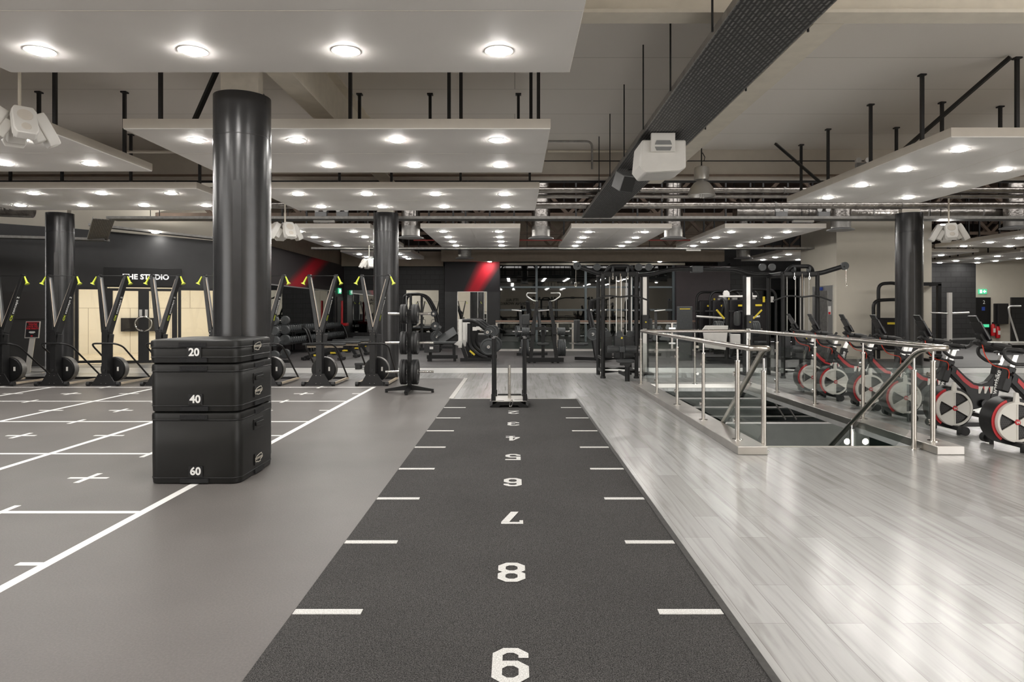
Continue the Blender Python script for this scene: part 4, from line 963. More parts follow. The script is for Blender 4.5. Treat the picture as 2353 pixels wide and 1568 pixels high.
# ================================================================ EXERCISE BIKES
BL = ['white spoked exercise bike nearest the camera','second nearest exercise bike, just beyond the end of the steel kerb','third nearest exercise bike, seen through the stair newel glass',
      'fourth nearest exercise bike, behind the middle of the descending handrail','fifth nearest exercise bike, second from the far end of the row','farthest exercise bike at the cable machine end of the row']
def bike():
    o = thing('exercise_bike', BL[0], 'exercise bike', (0,0,0), group='row of exercise bikes')
    f = MB()
    f.bar((0,-.33,.075),(0,.31,.075),.06,.05); s_ = f.build('front_stabiliser', M['black'], o, smooth=False, bevel=.006)
    for y in (-.33,.31): MB().cyl((-.0,y-.035,.06),(0,y+.035,.06),.052,n=16).build('transport_wheel', M['rubber_blk'], s_)
    b = MB()
    for y in (-.24,.22): b.cyl((.0,y,.0),(.0,y,.05),.022,n=10)
    b.build('levelling_foot', M['rubber_blk'], s_)
    f = MB(); f.bar((.98,-.28,.07),(.98,.28,.07),.06,.05)
    for y in (-.27,.27): f.cyl((.98,y,0),(.98,y,.05),.024,n=10)
    f.build('rear_stabiliser', M['black'], o, smooth=False)
    MB().bar((.0,.0,.085),(1.0,.0,.085),.08,.05).build('base_beam', M['black'], o, smooth=False)
    WZ = .30; R = .25
    fan = MB().lathe([(.0,.075),(R*.9,.075),(R,.055),(R,-.10),(R*.985,-.125),(R*.9,-.135),(.0,-.12)],(0,0,WZ),'y',48).build('fan_housing', M['satin'], o)
    def sector(r0, r1, a0, a1, n=10):
        P = [(r0*math.cos(a0+(a1-a0)*k/n), WZ+r0*math.sin(a0+(a1-a0)*k/n)) for k in range(n+1)]
        return P[::-1]+[(r1*math.cos(a0+(a1-a0)*k/n), WZ+r1*math.sin(a0+(a1-a0)*k/n)) for k in range(n+1)]
    c = MB(); c.lathe([(.182,-.165),(.185,-.176),(.208,-.176),(.212,-.16),(.212,-.13)],(0,0,WZ),'y',48,caps=False)
    d = math.radians
    for k in range(3):
        a = d(90+120*k) if True else 0
        c.prism(sector(.03,.184,a,a+d(60)),-.168,-.13,'y')
        for aa in (a, a+d(60)):
            c.bar((.03*math.cos(aa),-.170,WZ+.03*math.sin(aa)),(.184*math.cos(aa),-.170,WZ+.184*math.sin(aa)),.012,.012,(0,1,0))
    cov = c.build('fan_cover', M['bikewhite'], o)
    MB().lathe([(0,-.150),(.184,-.150),(.184,-.14)],(0,0,WZ),'y',36).build('fan_grille', M['darkgrille'], o)
    MB().prism([(-.026,WZ+.20),(.026,WZ+.20),(.016,WZ+.298),(-.004,WZ+.308),(-.016,WZ+.298)],-.17,-.135,'y').build('vent_lever', M['bikewhite'], o, smooth=False, bevel=.003)
    MB().prism(sector(.217,.243,d(112),d(232),16),-.138,-.130,'y').build('red_arc', M['red'], fan)
    MB().lathe([(0,-.182),(.028,-.180),(.03,-.17)],(0,0,WZ),'y',18).build('hub_badge', M['red'], o)
    b = MB()
    for q in (((-.016,.012),(-.009,-.012)),((-.009,-.012),(0,.010)),((0,.010),(.009,-.012)),((.009,-.012),(.016,.012))):
        b.bar((q[0][0],-.183,WZ+q[0][1]),(q[1][0],-.183,WZ+q[1][1]),.005,.003,(0,1,0))
    b.build('hub_mark', M['white'], o, smooth=False)
    # frame: head tube, dipping main beam, seat tube, lower body
    fr = MB(); fr.bar((-.04,0,.60),(.045,0,.86),.092,.09,(0,1,0)); fr.build('head_tube', M['satin'], o, smooth=False, bevel=.012)
    top = [(.03,.83),(.12,.76),(.22,.66),(.31,.59),(.40,.57),(.48,.60),(.56,.69),(.61,.76)]
    bot = [(.63,.66),(.58,.52),(.56,.40),(.44,.30),(.25,.25),(.24,.40),(.20,.52),(.10,.62),(.02,.70)]
    m_ = MB().prism(top+bot,-.045,.045,'y').build('main_frame', M['satin'], o, smooth=False, bevel=.008)
    b = MB().prism([(.10,.745),(.21,.635),(.30,.565),(.36,.55),(.36,.51),(.27,.53),(.18,.60),(.09,.70)],-.049,-.045,'y').build('red_stripe', M['red'], m_, smooth=False)
    b = MB()
    for x in (.36,.43,.50): b.prism([(x,.545),(x+.055,.545),(x+.02,.46),(x,.46)],-.0495,-.045,'y')
    b.prism([(.555,.60),(.57,.64),(.575,.48),(.53,.46)],-.0495,-.045,'y'); b.build('frame_letters', M['bikewhite'], m_, smooth=False)
    b = MB(); b.prism([(.405,.545),(.43,.545),(.43,.50)],-.0492,-.045,'y'); b.prism([(.485,.53),(.50,.53),(.50,.47)],-.0492,-.045,'y'); b.build('red_fill', M['red'], m_, smooth=False)
    MB().bar((.53,0,.33),(.63,0,.80),.09,.10,(0,1,0)).build('seat_tube', M['satin'], o, smooth=False, bevel=.01)
    u = Vector((.1,0,.47)).normalized()
    text('tube_wordmark','wattbike', M['ink'], basis(Vector((.575,-.052,.60)),u,u.cross(Vector((0,-1,0)))*-1 if False else Vector((0,-1,0)).cross(u)), .085, o, bold=.0015)
    MB().bar((.63,0,.78),(.69,0,.93),.045,.045,(0,1,0)).build('seat_post', M['silver'], o, smooth=False)
    s = MB(); s.add([(.58,-.02,.94),(.58,.02,.94),(.75,-.05,.945),(.75,.05,.945),(.88,-.085,.955),(.88,.085,.955),(.91,-.06,.955),(.91,.06,.955),
                     (.58,-.015,.965),(.58,.015,.965),(.75,-.045,.985),(.75,.045,.985),(.88,-.075,1.0),(.88,.075,1.0),(.905,-.05,.99),(.905,.05,.99)],
        [(0,2,3,1),(2,4,5,3),(4,6,7,5),(8,9,11,10),(10,11,13,12),(12,13,15,14),(0,1,9,8),(6,14,15,7),(0,8,10,2),(2,10,12,4),(4,12,14,6),(1,3,11,9),(3,5,13,11),(5,7,15,13)])
    s.build('saddle', M['black'], o, bevel=.008)
    MB().bar((.62,0,.935),(.80,0,.935),.03,.03).build('seat_slider', M['chrome'], o, smooth=False)
    MB().bar((.03,0,.80),(.10,0,1.00),.05,.045,(0,1,0)).build('handlebar_post', M['silver'], o, smooth=False)
    MB().bar((-.05,0,1.0),(.16,0,1.0),.05,.03).build('handlebar_slider', M['black'], o, smooth=False)
    b = MB()
    for s in (-1,1):
        b.tube(fillet([(.10,s*.10,1.02),(.08,s*.20,1.03),(-.02,s*.21,1.05),(-.16,s*.20,1.06),(-.16,s*.20,.98),(-.06,s*.20,.90),(.07,s*.20,.90)],.05,4),.018,8)
        b.tube(fillet([(.10,s*.05,1.02),(-.10,s*.06,1.06),(-.27,s*.06,1.10),(-.30,s*.06,1.13)],.06,4),.017,8)
        b.tube([(-.02,s*.09,1.065),(-.12,s*.09,1.085),(-.20,s*.085,1.10)],[.028,.034,.022],8)
        b.tube(fillet([(.10,s*.20,1.02),(.16,s*.20,1.04),(.19,s*.20,1.09)],.03,4),.020,8)
    b.bar((.10,-.2,1.02),(.10,.2,1.02),.035,.03); b.build('handlebar', M['rubber_blk'], o)
    a = MB(); Mm = Matrix.Translation((-.27,0,1.235))@Matrix.Rotation(d(-29),4,'Y')
    a.box(-.010,.014,-.085,.085,-.10,.11,Mm); mo = a.build('monitor', M['poster'], o, smooth=False, bevel=.006)
    a = MB(); a.box(.014,.026,-.075,.075,-.12,.0,Mm); a.box(-.045,-.010,-.045,.045,-.12,-.01,Mm); a.bar((-.31,0,1.14),(-.24,0,1.08),.05,.04); a.build('monitor_mount', M['rubber_blk'], mo, smooth=False, bevel=.004)
    a = MB(); a.box(-.004,.010,-.065,.065,.11,.185,Mm); a.build('tablet_holder', M['black'], mo, smooth=False)
    MB().tube(fillet([(-.28,-.04,1.12),(-.27,-.07,.98),(-.20,-.08,.88),(-.02,-.06,.84),(.0,-.055,.80),(-.01,-.055,.74)],.08,5),.005,6).build('cable', M['redcord'], o)
    b = MB(); b.cyl((.42,-.09,.34),(.42,.09,.34),.05,n=16); b.bar((.42,-.10,.34),(.52,-.10,.22),.03,.02); b.bar((.42,.10,.34),(.32,.10,.46),.03,.02); b.build('crank', M['black'], o, smooth=False)
    for x, y, z in ((.52,-.15,.22),(.32,.15,.46)): MB().box(x-.05,x+.05,y-.05,y+.05,z-.015,z+.015).build('pedal', M['black'], o, smooth=False)
    for x, z in ((.03,.78),(.64,.74)): MB().cyl((x,-.09,z),(x,-.04,z),.018,n=10).build('adjust_knob', M['rubber_blk'], o)
    return o
B0 = bike(); index_kids()
bpos = [(5.19,7.31),(5.20,8.34),(5.17,9.31),(5.23,10.33),(5.20,11.38),(5.16,12.15)]
B0.location = (*bpos[0],0)
for k in range(1,6): dup(B0, (*bpos[k],0), label=BL[k])

# ================================================================ CABLE CROSSOVER (two towers joined by a beam)
o = thing('cable_crossover', 'large black cable crossover, two weight towers joined by an overhead beam', 'cable machine', (0,0,0))
def upright(x, y, z1, r=.045, m='satin', z0=0):
    return MB().cyl((x,y,z0),(x,y,z1),r,n=16).build('upright', M[m], o)
def towr(x0, x1, y0, y1, ht, mir):
    for x in (x0, x1):
        upright(x, y0, ht); upright(x, y1, ht)
        b = MB(); b.cyl((x,y0,0),(x,y0,.04),.06,n=14); b.build('foot', M['rubber_blk'], o)
    for z in (.14,.42):
        b = MB(); b.tube([(x0,y0,z),(x1,y0,z),(x1,y1,z),(x0,y1,z)],.036,10,closed=True); b.build('base_frame', M['satin'], o)
    b = MB(); b.bar((x0,y0,ht),(x1,y0,ht),.10,.10); b.bar((x0,y1,ht),(x1,y1,ht),.10,.10); b.bar((x0,y0,ht),(x0,y1,ht),.10,.10); b.bar((x1,y0,ht),(x1,y1,ht),.10,.10)
    b.build('top_frame', M['satin'], o, smooth=False, bevel=.02)
    xm = (x0+x1)/2
    for k, sx in enumerate((-.24,.0,.24)):
        ym = y0+.25 if k != 1 else y0+.12
        MB().box(xm+sx-.095,xm+sx+.095,ym-.09,ym+.09,.40,.92).build('weight_stack', M['stackm'], o, smooth=False)
        for q in (-.055,.055): MB().cyl((xm+sx+q,ym,.9),(xm+sx+q,ym,ht-.05),.012,n=8).build('guide_rod', M['silver'], o)
        MB().cyl((xm+sx,ym-.11,.95),(xm+sx,ym-.07,.95),.072,n=20).build('pulley', M['plate'], o)
    b = MB(); b.tube(fillet([(xm-.30,y0+.05,ht),(xm-.22,y0-.03,ht+.16),(xm+.22,y0-.03,ht+.16),(xm+.30,y0+.05,ht)],.12,5),.045,12); b.build('top_arch', M['satin'], o)
    for sx in (-.16,.16):
        MB().cyl((xm+sx-.02,y0-.05,ht+.09),(xm+sx+.02,y0-.05,ht+.09),.075,n=20).build('pulley', M['plate'], o)
        b = MB(); b.cyl((xm+sx,y0-.09,ht+.02),(xm+sx,y0-.09,ht-.06),.008,n=6); b.tube([(xm+sx+.016*math.cos(t),y0-.09,ht-.09+.034*math.sin(t)) for t in [2*PI*k/12 for k in range(12)]],.005,5,closed=True); b.build('carabiner', M['chrome'], o)
    bz = ht-.48
    MB().tube(fillet([(xm-.62,y0-.1,bz-.10),(xm-.28,y0-.1,bz+.02),(xm,y0-.1,bz-.03),(xm+.28,y0-.1,bz+.02),(xm+.62,y0-.1,bz-.10)],.18,5),.018,8).build('pulldown_bar', M['rubber_blk'], o)
    MB().cyl((xm,y0-.1,bz-.02),(xm,y0-.1,ht),.007,n=6).build('cable', M['cordm'], o)
    # pulldown seat with roller pads
    yp = y0-.42
    MB().cyl((xm,yp+.15,.30),(xm,yp+.15,.66),.04,n=12).build('roller_post', M['satin'], o)
    for s in (-1,1): MB().lathe([(.0,-.12),(.065,-.12),(.078,-.10),(.078,.10),(.065,.12),(0,.12)],(xm+s*.185,yp+.12,.64),'x',18).build('roller_pad', M['pad'], o)
    MB().box(xm-.06,xm+.06,yp+.05,yp+.2,.58,.70).build('roller_clamp', M['plate'], o, smooth=False, bevel=.01)
    MB().cyl((xm,yp+.12,.70),(xm,yp+.12,.86),.012,n=8).build('adjust_rod', M['black'], o)
    MB().cyl((xm,yp+.12,.86),(xm,yp+.12,.90),.02,n=10).build('adjust_knob', M['yellow'], o)
    MB().cyl((xm+.06,yp-.22,0),(xm+.06,yp-.22,.34),.05,n=14).build('seat_post', M['satin'], o)
    b = MB(); b.rbox(xm-.16,xm+.20,yp-.40,yp-.05,.39,.445,.10,5); b.build('seat', M['pad'], o, bevel=.012)
    MB().prism([(xm-.11,.39),(xm+.15,.39),(xm+.07,.30),(xm+.03,.30)],yp-.3,yp-.14,'y').build('seat_bracket', M['black'], o, smooth=False)
    MB().bar((xm+.06,yp-.22,.12),(xm,y0,.14),.06,.06).build('seat_beam', M['satin'], o, smooth=False)
TYF, TYR = 14.9, 15.75
towr(1.90,2.62,TYF,TYR,2.25,1); towr(5.78,6.52,TYF,TYR,2.25,-1)
# adjustable columns either side of the opening
for x in (2.95,5.30):
    MB().box(x-.045,x+.045,TYR-.06,TYR+.02,.05,2.22).build('pulley_column', M['silver'], o, smooth=False)
    for s in (-1,1): MB().box(x+s*.075-.02,x+s*.075+.02,TYR-.05,TYR+.05,0,2.25).build('column_side', M['satin'], o, smooth=False)
    MB().box(x-.07,x+.07,TYR-.16,TYR+.0,1.05,1.36).build('pulley_carriage', M['black'], o, smooth=False, bevel=.01)
    MB().cyl((x,TYR-.19,1.2),(x,TYR-.16,1.2),.018,n=10).build('carriage_knob', M['yellow'], o)
    MB().box(x-.15,x+.15,TYR-.35,TYR+.2,0,.06).build('foot', M['satin'], o, smooth=False)
MB().lathe([(.0,-.16),(.06,-.15),(.075,-.1),(.075,.1),(.06,.15),(0,.16)],(5.0,TYR-.2,1.28),'z',16).build('pad', M['pad'], o)
for zz, yy in ((0,TYR),(.10,TYR-.10)):
    MB().tube(fillet([(2.62,yy,2.27),(3.05,yy,2.27),(3.55,yy,2.40-.0),(4.98,yy,2.40),(5.35,yy,2.27),(5.78,yy,2.27)],.2,5),.045,12).build('top_beam', M['satin'], o)
MB().box(4.0,4.25,TYR-.16,TYR+.06,2.32,2.47).build('beam_joint', M['plate'], o, smooth=False, bevel=.01)
for s, xa, xb in ((-1,1.90,1.34),(1,6.52,7.1)):
    MB().tube(fillet([(xa,TYF+.1,2.26),(xa+s*.15,TYF+.1,2.28),(xb,TYF-.0,2.42)],.2,5),.05,12).build('top_arm', M['satin'], o)
    MB().cyl((xb,TYF-.04,2.42),(xb,TYF+.03,2.42),.085,n=20).build('pulley', M['plate'], o)
    b = MB(); b.cyl((xb-.0+s*.03,TYF-.02,2.38),(xb+s*.03,TYF-.02,2.06),.006,n=6); b.tube([(xb+s*.03+.018*math.cos(t),TYF-.02,2.02+.05*math.sin(t)) for t in [2*PI*k/12 for k in range(12)]],.006,5,closed=True); b.build('carabiner', M['chrome'], o)
for x in (1.78,2.68,2.90,5.36,5.57): MB().cyl((x,TYF+.05,2.40),(x,TYF+.10,2.40),.078,n=20).build('pulley', M['plate'], o)

# ================================================================ DISC LOADED MACHINES OF THE WEIGHTS AREA
def pegplates(what, x, y, z, r, n, s, m='plate', t=.05):
    for k in range(n):
        plate(f'grey plate, {ORD[k]} from the frame, {what}', (x+s*t*1.06*k,y,z), r, t, m, group='plates stored on the machines')
# row machine facing us, two leaning posts
ox, oy = .80, 19.3
o = thing('row_machine', 'black plate loaded row machine with twin leaning posts, beyond the sled', 'gym machine', (ox,oy,0))
MB().bar((-.56,-.05,.09),(.56,-.05,.09),.12,.12).build('base_bar', M['satin'], o, smooth=False)
for x in (-.4,-.25,.25,.4): MB().cyl((x,-.05,0),(x,-.05,.04),.035,n=10).build('foot', M['rubber_blk'], o)
for s in (-1,1):
    MB().bar((s*.36,0,.12),(s*.27,.06,.95),.10,.14,(0,1,0)).build('lower_post', M['satin'], o, smooth=False)
    MB().bar((s*.32,-.08,.80),(s*.17,.02,1.72),.11,.13,(0,1,0),.085).build('lever_arm', M['satin'], o, smooth=False)
    MB().tube(fillet([(s*.17,.02,1.72),(s*.30,.0,1.74),(s*.47,-.02,1.86),(s*.46,-.02,1.95),(s*.20,-.02,1.95)],.06,4),.019,10).build('handle', M['silver'], o)
    MB().cyl((s*.36,-.05,.88),(s*.72,-.05,.88),.022,n=12).build('plate_peg', M['chrome'], o)
    MB().cyl((s*.38,.05,.42),(s*.66,.05,.42),.022,n=12).build('plate_peg', M['chrome'], o)
MB().bar((0,.3,.05),(0,.3,1.05),.09,.09,(0,1,0)).build('seat_mast', M['satin'], o, smooth=False)
MB().box(-.17,.17,.18,.5,.48,.55).build('seat', M['pad'], o, bevel=.02)
MB().box(-.60,-.38,.5,.58,1.05,1.35).build('chest_pad', M['pad'], o, bevel=.02)
MB().box(-.28,.28,.0,.08,.92,1.0).build('cross_bar', M['black'], o, smooth=False)
for s, w in ((-1,'turf end of the row machine'),(1,'stair end of the row machine')):
    pegplates(f'low peg, {w}', ox+s*.43, oy+.05, .42, .235, 4, s); pegplates(f'high peg, {w}', ox+s*.41, oy-.05, .88, .11, 5, s, t=.04)
# press machines either side of it in front of the far balustrade
def press(name, label, x, y, rz, pl, pn):
    o = thing(name, label, 'gym machine', (x,y,0), rz)
    b = MB(); b.bar((-.5,0,.08),(.5,0,.08),.09,.09); b.bar((0,0,.08),(0,.9,.08),.09,.09); b.build('base_frame', M['satin'], o, smooth=False)
    MB().bar((-.35,.1,.1),(.05,.5,1.5),.12,.09).build('mast', M['satin'], o, smooth=False)
    MB().bar((.05,.5,1.2),(-.05,.35,1.78),.12,.10).build('head', M['black'], o, smooth=False, bevel=.02)
    for s in (-1,1):
        MB().bar((s*.32,.2,.9),(s*.30,.35,1.5),.08,.07).build('lever_arm', M['satin'], o, smooth=False)
        MB().cyl((s*.28,.25,1.45),(s*.62,.18,1.48),.02,n=10).build('handle', M['silver'], o)
        MB().cyl((s*.30,.2,.80),(s*.60,.2,.80),.022,n=10).build('plate_peg', M['chrome'], o)
    MB().box(-.16,.16,.55,.85,.45,.53).build('seat', M['pad'], o, bevel=.02); MB().box(-.14,.14,.80,.90,.55,1.2).build('back_pad', M['pad'], o, bevel=.02)
    for s in (-1,1):
        for k in range(pl):
            p = Matrix.Rotation(rz,3,'Z')@Vector((s*(.40+.055*k),.2,.80))
            plate(f'{("inner","outer")[k]} grey plate, {("turf","stair")[s>0]} side, of the {pn}', (x+p.x,y+p.y,.80), .18, .05, 'plate', rz=rz, group='plates stored on the machines')
press('chest_press', 'black plate loaded press behind the row machine, near the glass balcony', .55, 22.0, .25, 2, 'press behind the row machine')
press('chest_press', 'black plate loaded press beside the cable tower, angled to the row machine', 2.55, 19.6, 1.1, 1, 'press beside the cable tower')
press('chest_press', 'black plate loaded press seen between the cable towers, beyond the stairs', 4.1, 21.8, -.3, 2, 'press between the cable towers')
# upright board beside it
o = tag(MB().box(-.22,.22,-.05,.05,.0,1.58).build('info_board', M['plate'], smooth=False, bevel=.01), 'tall grey board standing between the cable towers', 'board'); o.location = (wx(1573,20.2),20.2,0)
MB().box(-.15,.15,-.055,-.05,1.50,1.52).build('board_print', M['yellow'], o, smooth=False)
# leg press with white cross plate and angled sled
ox, oy = wx(1692,19.2), 19.2
o = thing('leg_press', 'large plate loaded leg press with white top bar between the cable towers', 'gym machine', (ox,oy,0))
for s in (-1,1):
    MB().tube(fillet([(s*.30,-.1,.10),(s*.30,-.1,1.60),(s*.30,.05,1.80),(s*.30,.35,1.75)],.2,5),.06,10).build('front_post', M['satin'], o)
    MB().bar((s*.42,.75,.45),(s*.30,.0,1.66),.10,.12).build('slide_rail', M['black'], o, smooth=False)
    MB().lathe([(0,-.03),(.09,-.03),(.10,0),(.09,.03),(0,.03)],(s*.32,-.12,1.92),'y',18).build('shoulder_pad', M['silver'], o)
    MB().bar((s*.62,-.25,1.48),(s*.40,-.2,1.24),.04,.04).build('yellow_grip', M['yellow'], o, smooth=False)
    MB().cyl((s*.35,-.1,1.25),(s*(1.15 if s < 0 else .6),-.15,1.30),.028,n=12).build('handle', M['silver'], o)
    MB().cyl((s*.36,0,.95),(s*.72,0,.95),.022,n=12).build('plate_peg', M['chrome'], o)
MB().box(-.52,.52,-.16,-.06,1.83,1.88).build('top_bar', M['silver'], o, smooth=False, bevel=.006)
MB().prism([(-.95,.45),(-.40,.38),(-.33,1.05),(-.95,1.05),(-1.02,.95)],-.35,-.28,'y').build('foot_plate', M['white'], o, smooth=False, bevel=.01)
MB().box(-.28,-.02,-.42,-.30,.42,.82).build('side_panel', M['white'], o, smooth=False, bevel=.01)
b = MB(); b.bar((-.9,-.1,.07),(.7,-.1,.07),.12,.12); b.bar((-.6,.9,.07),(.6,.9,.07),.1,.1); b.bar((0,-.1,.07),(0,.9,.07),.1,.1); b.build('base_frame', M['satin'], o, smooth=False)
MB().bar((-.1,-.1,.3),(-.25,.6,1.2),.4,.09,(1,0,0)).build('back_pad', M['pad'], o, smooth=False)
for s, w in ((-1,'peg nearer the board'),(1,'peg nearer the lift')): pegplates(f'leg press, {w}', ox+s*.42, oy, .95, .225, 4, s)
# row of selectorised machines behind with bent tube tops
for k, (px, Y, lb) in enumerate(((1630,24.55,'tube framed weight machine farthest along the plum wall'),(1662,23.55,'tube framed weight machine second along the plum wall'),(1702,22.5,'tube framed weight machine behind the leg press'),(1742,21.5,'tube framed weight machine nearest the lift block'))):
    x = wx(px,Y); o = thing('weight_machine', lb, 'gym machine', (x,Y,0), group='weight machines along the plum wall')
    MB().tube(fillet([(-.45,0,.05),(-.45,0,2.12),(.55,0,2.12),(.55,0,.05)],.28,6),.042,10).build('top_frame', M['satin'], o)
    MB().rbox(-.35,.42,.05,.25,.3,1.82,.05).build('shroud', M['poster'], o, bevel=.02)
    MB().box(-.07,.13,.02,.05,1.60,1.66).build('shroud_badge', M['yellow'], o, smooth=False)
    MB().box(.28,.44,-.12,.0,1.72,1.9).build('instruction_plate', M['silver'], o, smooth=False)
    MB().box(.14,.18,-.1,.0,1.72,1.9).build('yellow_tab', M['yellow'], o, smooth=False)
    MB().bar((-.65,-.1,1.45),(-.25,-.1,1.45),.06,.05).build('arm_pad', M['rubber_blk'], o, smooth=False)
    MB().box(-.2,.15,-.6,-.2,.45,.53).build('seat', M['pad'], o, bevel=.02); MB().bar((0,-.4,.05),(0,-.4,.45),.08,.08,(0,1,0)).build('seat_post', M['satin'], o, smooth=False)
    MB().bar((-.45,-.5,.05),(.55,0,.05),.07,.07).build('base_frame', M['satin'], o, smooth=False)
# decline bench machine and rack with plate storage before the clear mirror
ox, oy = wx(1006,20.0), 20.0
o = thing('leg_curl_bench', 'long black padded bench machine in front of the black panel', 'gym machine', (ox,oy,0))
MB().box(-.38,.58,-.25,.15,.50,.57).build('bench_pad', M['pad'], o, bevel=.02)
MB().box(-.36,.08,-.28,.12,.26,.49).build('weight_box', M['rubber_blk'], o, smooth=False, bevel=.012)
b = MB(); b.bar((-.30,-.1,.13),(.58,-.1,.13),.1,.1); b.bar((.48,-.1,.13),(.48,-.1,.5),.08,.08,(0,1,0)); b.bar((-.2,-.1,.0),(-.2,-.1,.26),.08,.08,(0,1,0)); b.bar((.05,-.1,.40),(.50,-.1,.40),.06,.06); b.build('bench_frame', M['satin'], o, smooth=False)
for x in (-.25,.50): MB().cyl((x,-.1,0),(x,-.1,.09),.04,n=10).build('foot', M['rubber_blk'], o)
MB().box(-.20,-.10,-.285,-.28,.36,.43).build('spec_label', M['white'], o, smooth=False)
MB().bar((.0,.4,.55),(.48,.4,.86),.30,.08,(0,-1,1)).build('back_pad', M['pad'], o, smooth=False); MB().bar((-.15,.5,.7),(.02,.45,.98),.3,.08,(1,0,0)).build('leg_pad', M['pad'], o, smooth=False)
def rack(label, x, y, k):
    o = thing('squat_rack', label, 'squat rack', (x,y,0), group='racks before the black panel')
    MB().box(-.30,-.20,-.05,.05,.42,1.22).build('number_post', M['white'], o, smooth=False)
    MB().bar((-.25,0,.60),(-.05,0,.05),.10,.08,(0,1,0)).build('lower_arm', M['satin'], o, smooth=False)
    MB().tube(fillet([(-.18,0,1.18),(.15,0,1.18),(.55,0,.86),(.62,0,.70)],.12,4),.05,10).build('rear_arm', M['satin'], o)
    MB().tube(fillet([(.0,0,1.1),(.0,0,.45),(.25,0,.22),(.5,0,.12)],.15,4),.055,10).build('main_post', M['satin'], o)
    MB().bar((-.25,0,.08),(.62,0,.08),.1,.1).build('base_bar', M['satin'], o, smooth=False)
    MB().bar((.02,-.055,.34),(.16,-.055,.22),.05,.01,(0,1,0)).build('yellow_tag', M['yellow'], o, smooth=False)
    for z, a in ((.45,.55),(.86,.52)): MB().cyl((a,-.14,z),(a,.12,z),.022,n=12).build('plate_peg', M['chrome'], o)
    MB().prism([(-.42,.52),(-.20,.44),(-.18,.60),(-.30,.62)],-.08,-.05,'y').build('safety_catch', M['silver'], o, smooth=False)
    MB().box(.10,.22,-.06,.0,.90,1.0).build('instruction_plate', M['white'], o, smooth=False)
for k in range(3):
    y = 19.4+.75*k; x = wx(1078,19.4)+.06*k
    rack(('rack with white post nearest in the group before the mirror','second rack with white post in the group before the mirror','rearmost rack with white post in the group before the mirror')[k], x, y, k)
    plate(f'big grey plate on the low peg of the {("nearest","second","rearmost")[k]} rack before the mirror', (x+.55,y-.16,.45), .235, .05, 'plate', 'y', group='plates stored on the machines')
    plate(f'small grey plate on the high peg of the {("nearest","second","rearmost")[k]} rack before the mirror', (x+.52,y-.16,.86), (.10,.17,.17)[k], .05, 'plate', 'y', group='plates stored on the machines')
# cable arch by the far mirror with stored plates on it
ox, oy = wx(960,25.5), 25.5
o = thing('smith_machine', 'tall black arched machine before the far mirror behind the plate tree', 'gym machine', (ox,oy,0))
MB().tube(fillet([(-.55,0,0),(-.55,0,2.08),(.25,0,2.08),(.62,0,1.4),(.85,0,.2)],.3,6),.05,10).build('side_frame', M['satin'], o)
MB().tube(fillet([(-.55,.8,0),(-.55,.8,2.08),(.25,.8,2.08),(.62,.8,1.4),(.85,.8,.2)],.3,6),.05,10).build('side_frame', M['satin'], o)
b = MB(); b.box(-.30,-.22,-.06,.06,.05,2.05); b.box(.0,.08,.74,.86,.05,2.05); b.build('guide_post', M['satin'], o, smooth=False)
MB().cyl((-.42,-.03,.1),(-.42,-.03,2.05),.014,n=8).build('guide_rod', M['silver'], o)
for x, z in ((.60,1.35),(.66,.90),(.72,.50)): MB().cyl((x,-.22,z),(x,.0,z),.022,n=10).build('plate_peg', M['chrome'], o)
b = MB(); b.bar((-.6,0,.05),(.9,0,.05),.1,.1); b.bar((-.55,0,.1),(-.55,.8,.1),.1,.1); b.build('base_frame', M['satin'], o, smooth=False)
for x, z, r, wd in ((.60,1.35,.11,'small grey plate high on'),(.66,.90,.155,'medium grey plate halfway up'),(.72,.50,.235,'large grey plate low on')):
    plate(f'{wd} the arched machine behind the plate tree', (ox+x,oy-.17,z), r, .05, 'plate', 'y', group='plates on the arched machine')
# balcony balustrade before the night glazing
o = thing('balcony_balustrade', 'steel and glass balustrade with wooden handrail before the night glazing', 'balustrade', (0,25.1,0))
MB().box(-.7,7.6,-.05,.05,1.05,1.11).build('handrail', mat('handrail_wood',(.30,.20,.15),.4), o, smooth=False, bevel=.01)
MB().box(-.7,7.6,-.03,.03,1.00,1.03).build('lower_rail', M['steel'], o, smooth=False)
for k, x in enumerate((-.66,1.55,2.10,3.9,5.7,7.55)):
    p = MB().box(x-.035,x+.035,-.03,.03,0,1.0).build('post', M['steel'], o, smooth=False)
    b = MB()
    for z in (.28,.82): b.box(x-.12,x+.12,-.045,-.02,z-.03,z+.03)
    b.build('glass_clamp', M['chrome'], p, smooth=False)
    if k: 
        x0 = (-.66,1.55,2.10,3.9,5.7,7.55)[k-1]; MB().box(x0+.06,x-.06,-.006,.006,.10,.96).build('glass_panel', M['glass'], o, smooth=False)
MB().box(-.7,7.6,-.06,.06,.0,.07).build('base_rail', M['edge_light'], o, smooth=False)
struct(MB().box(-.7,7.6,25.2,32.3,-.02,.0015).build('floor_balcony', M['tread'], smooth=False), 'dark floor behind the balcony balustrade')

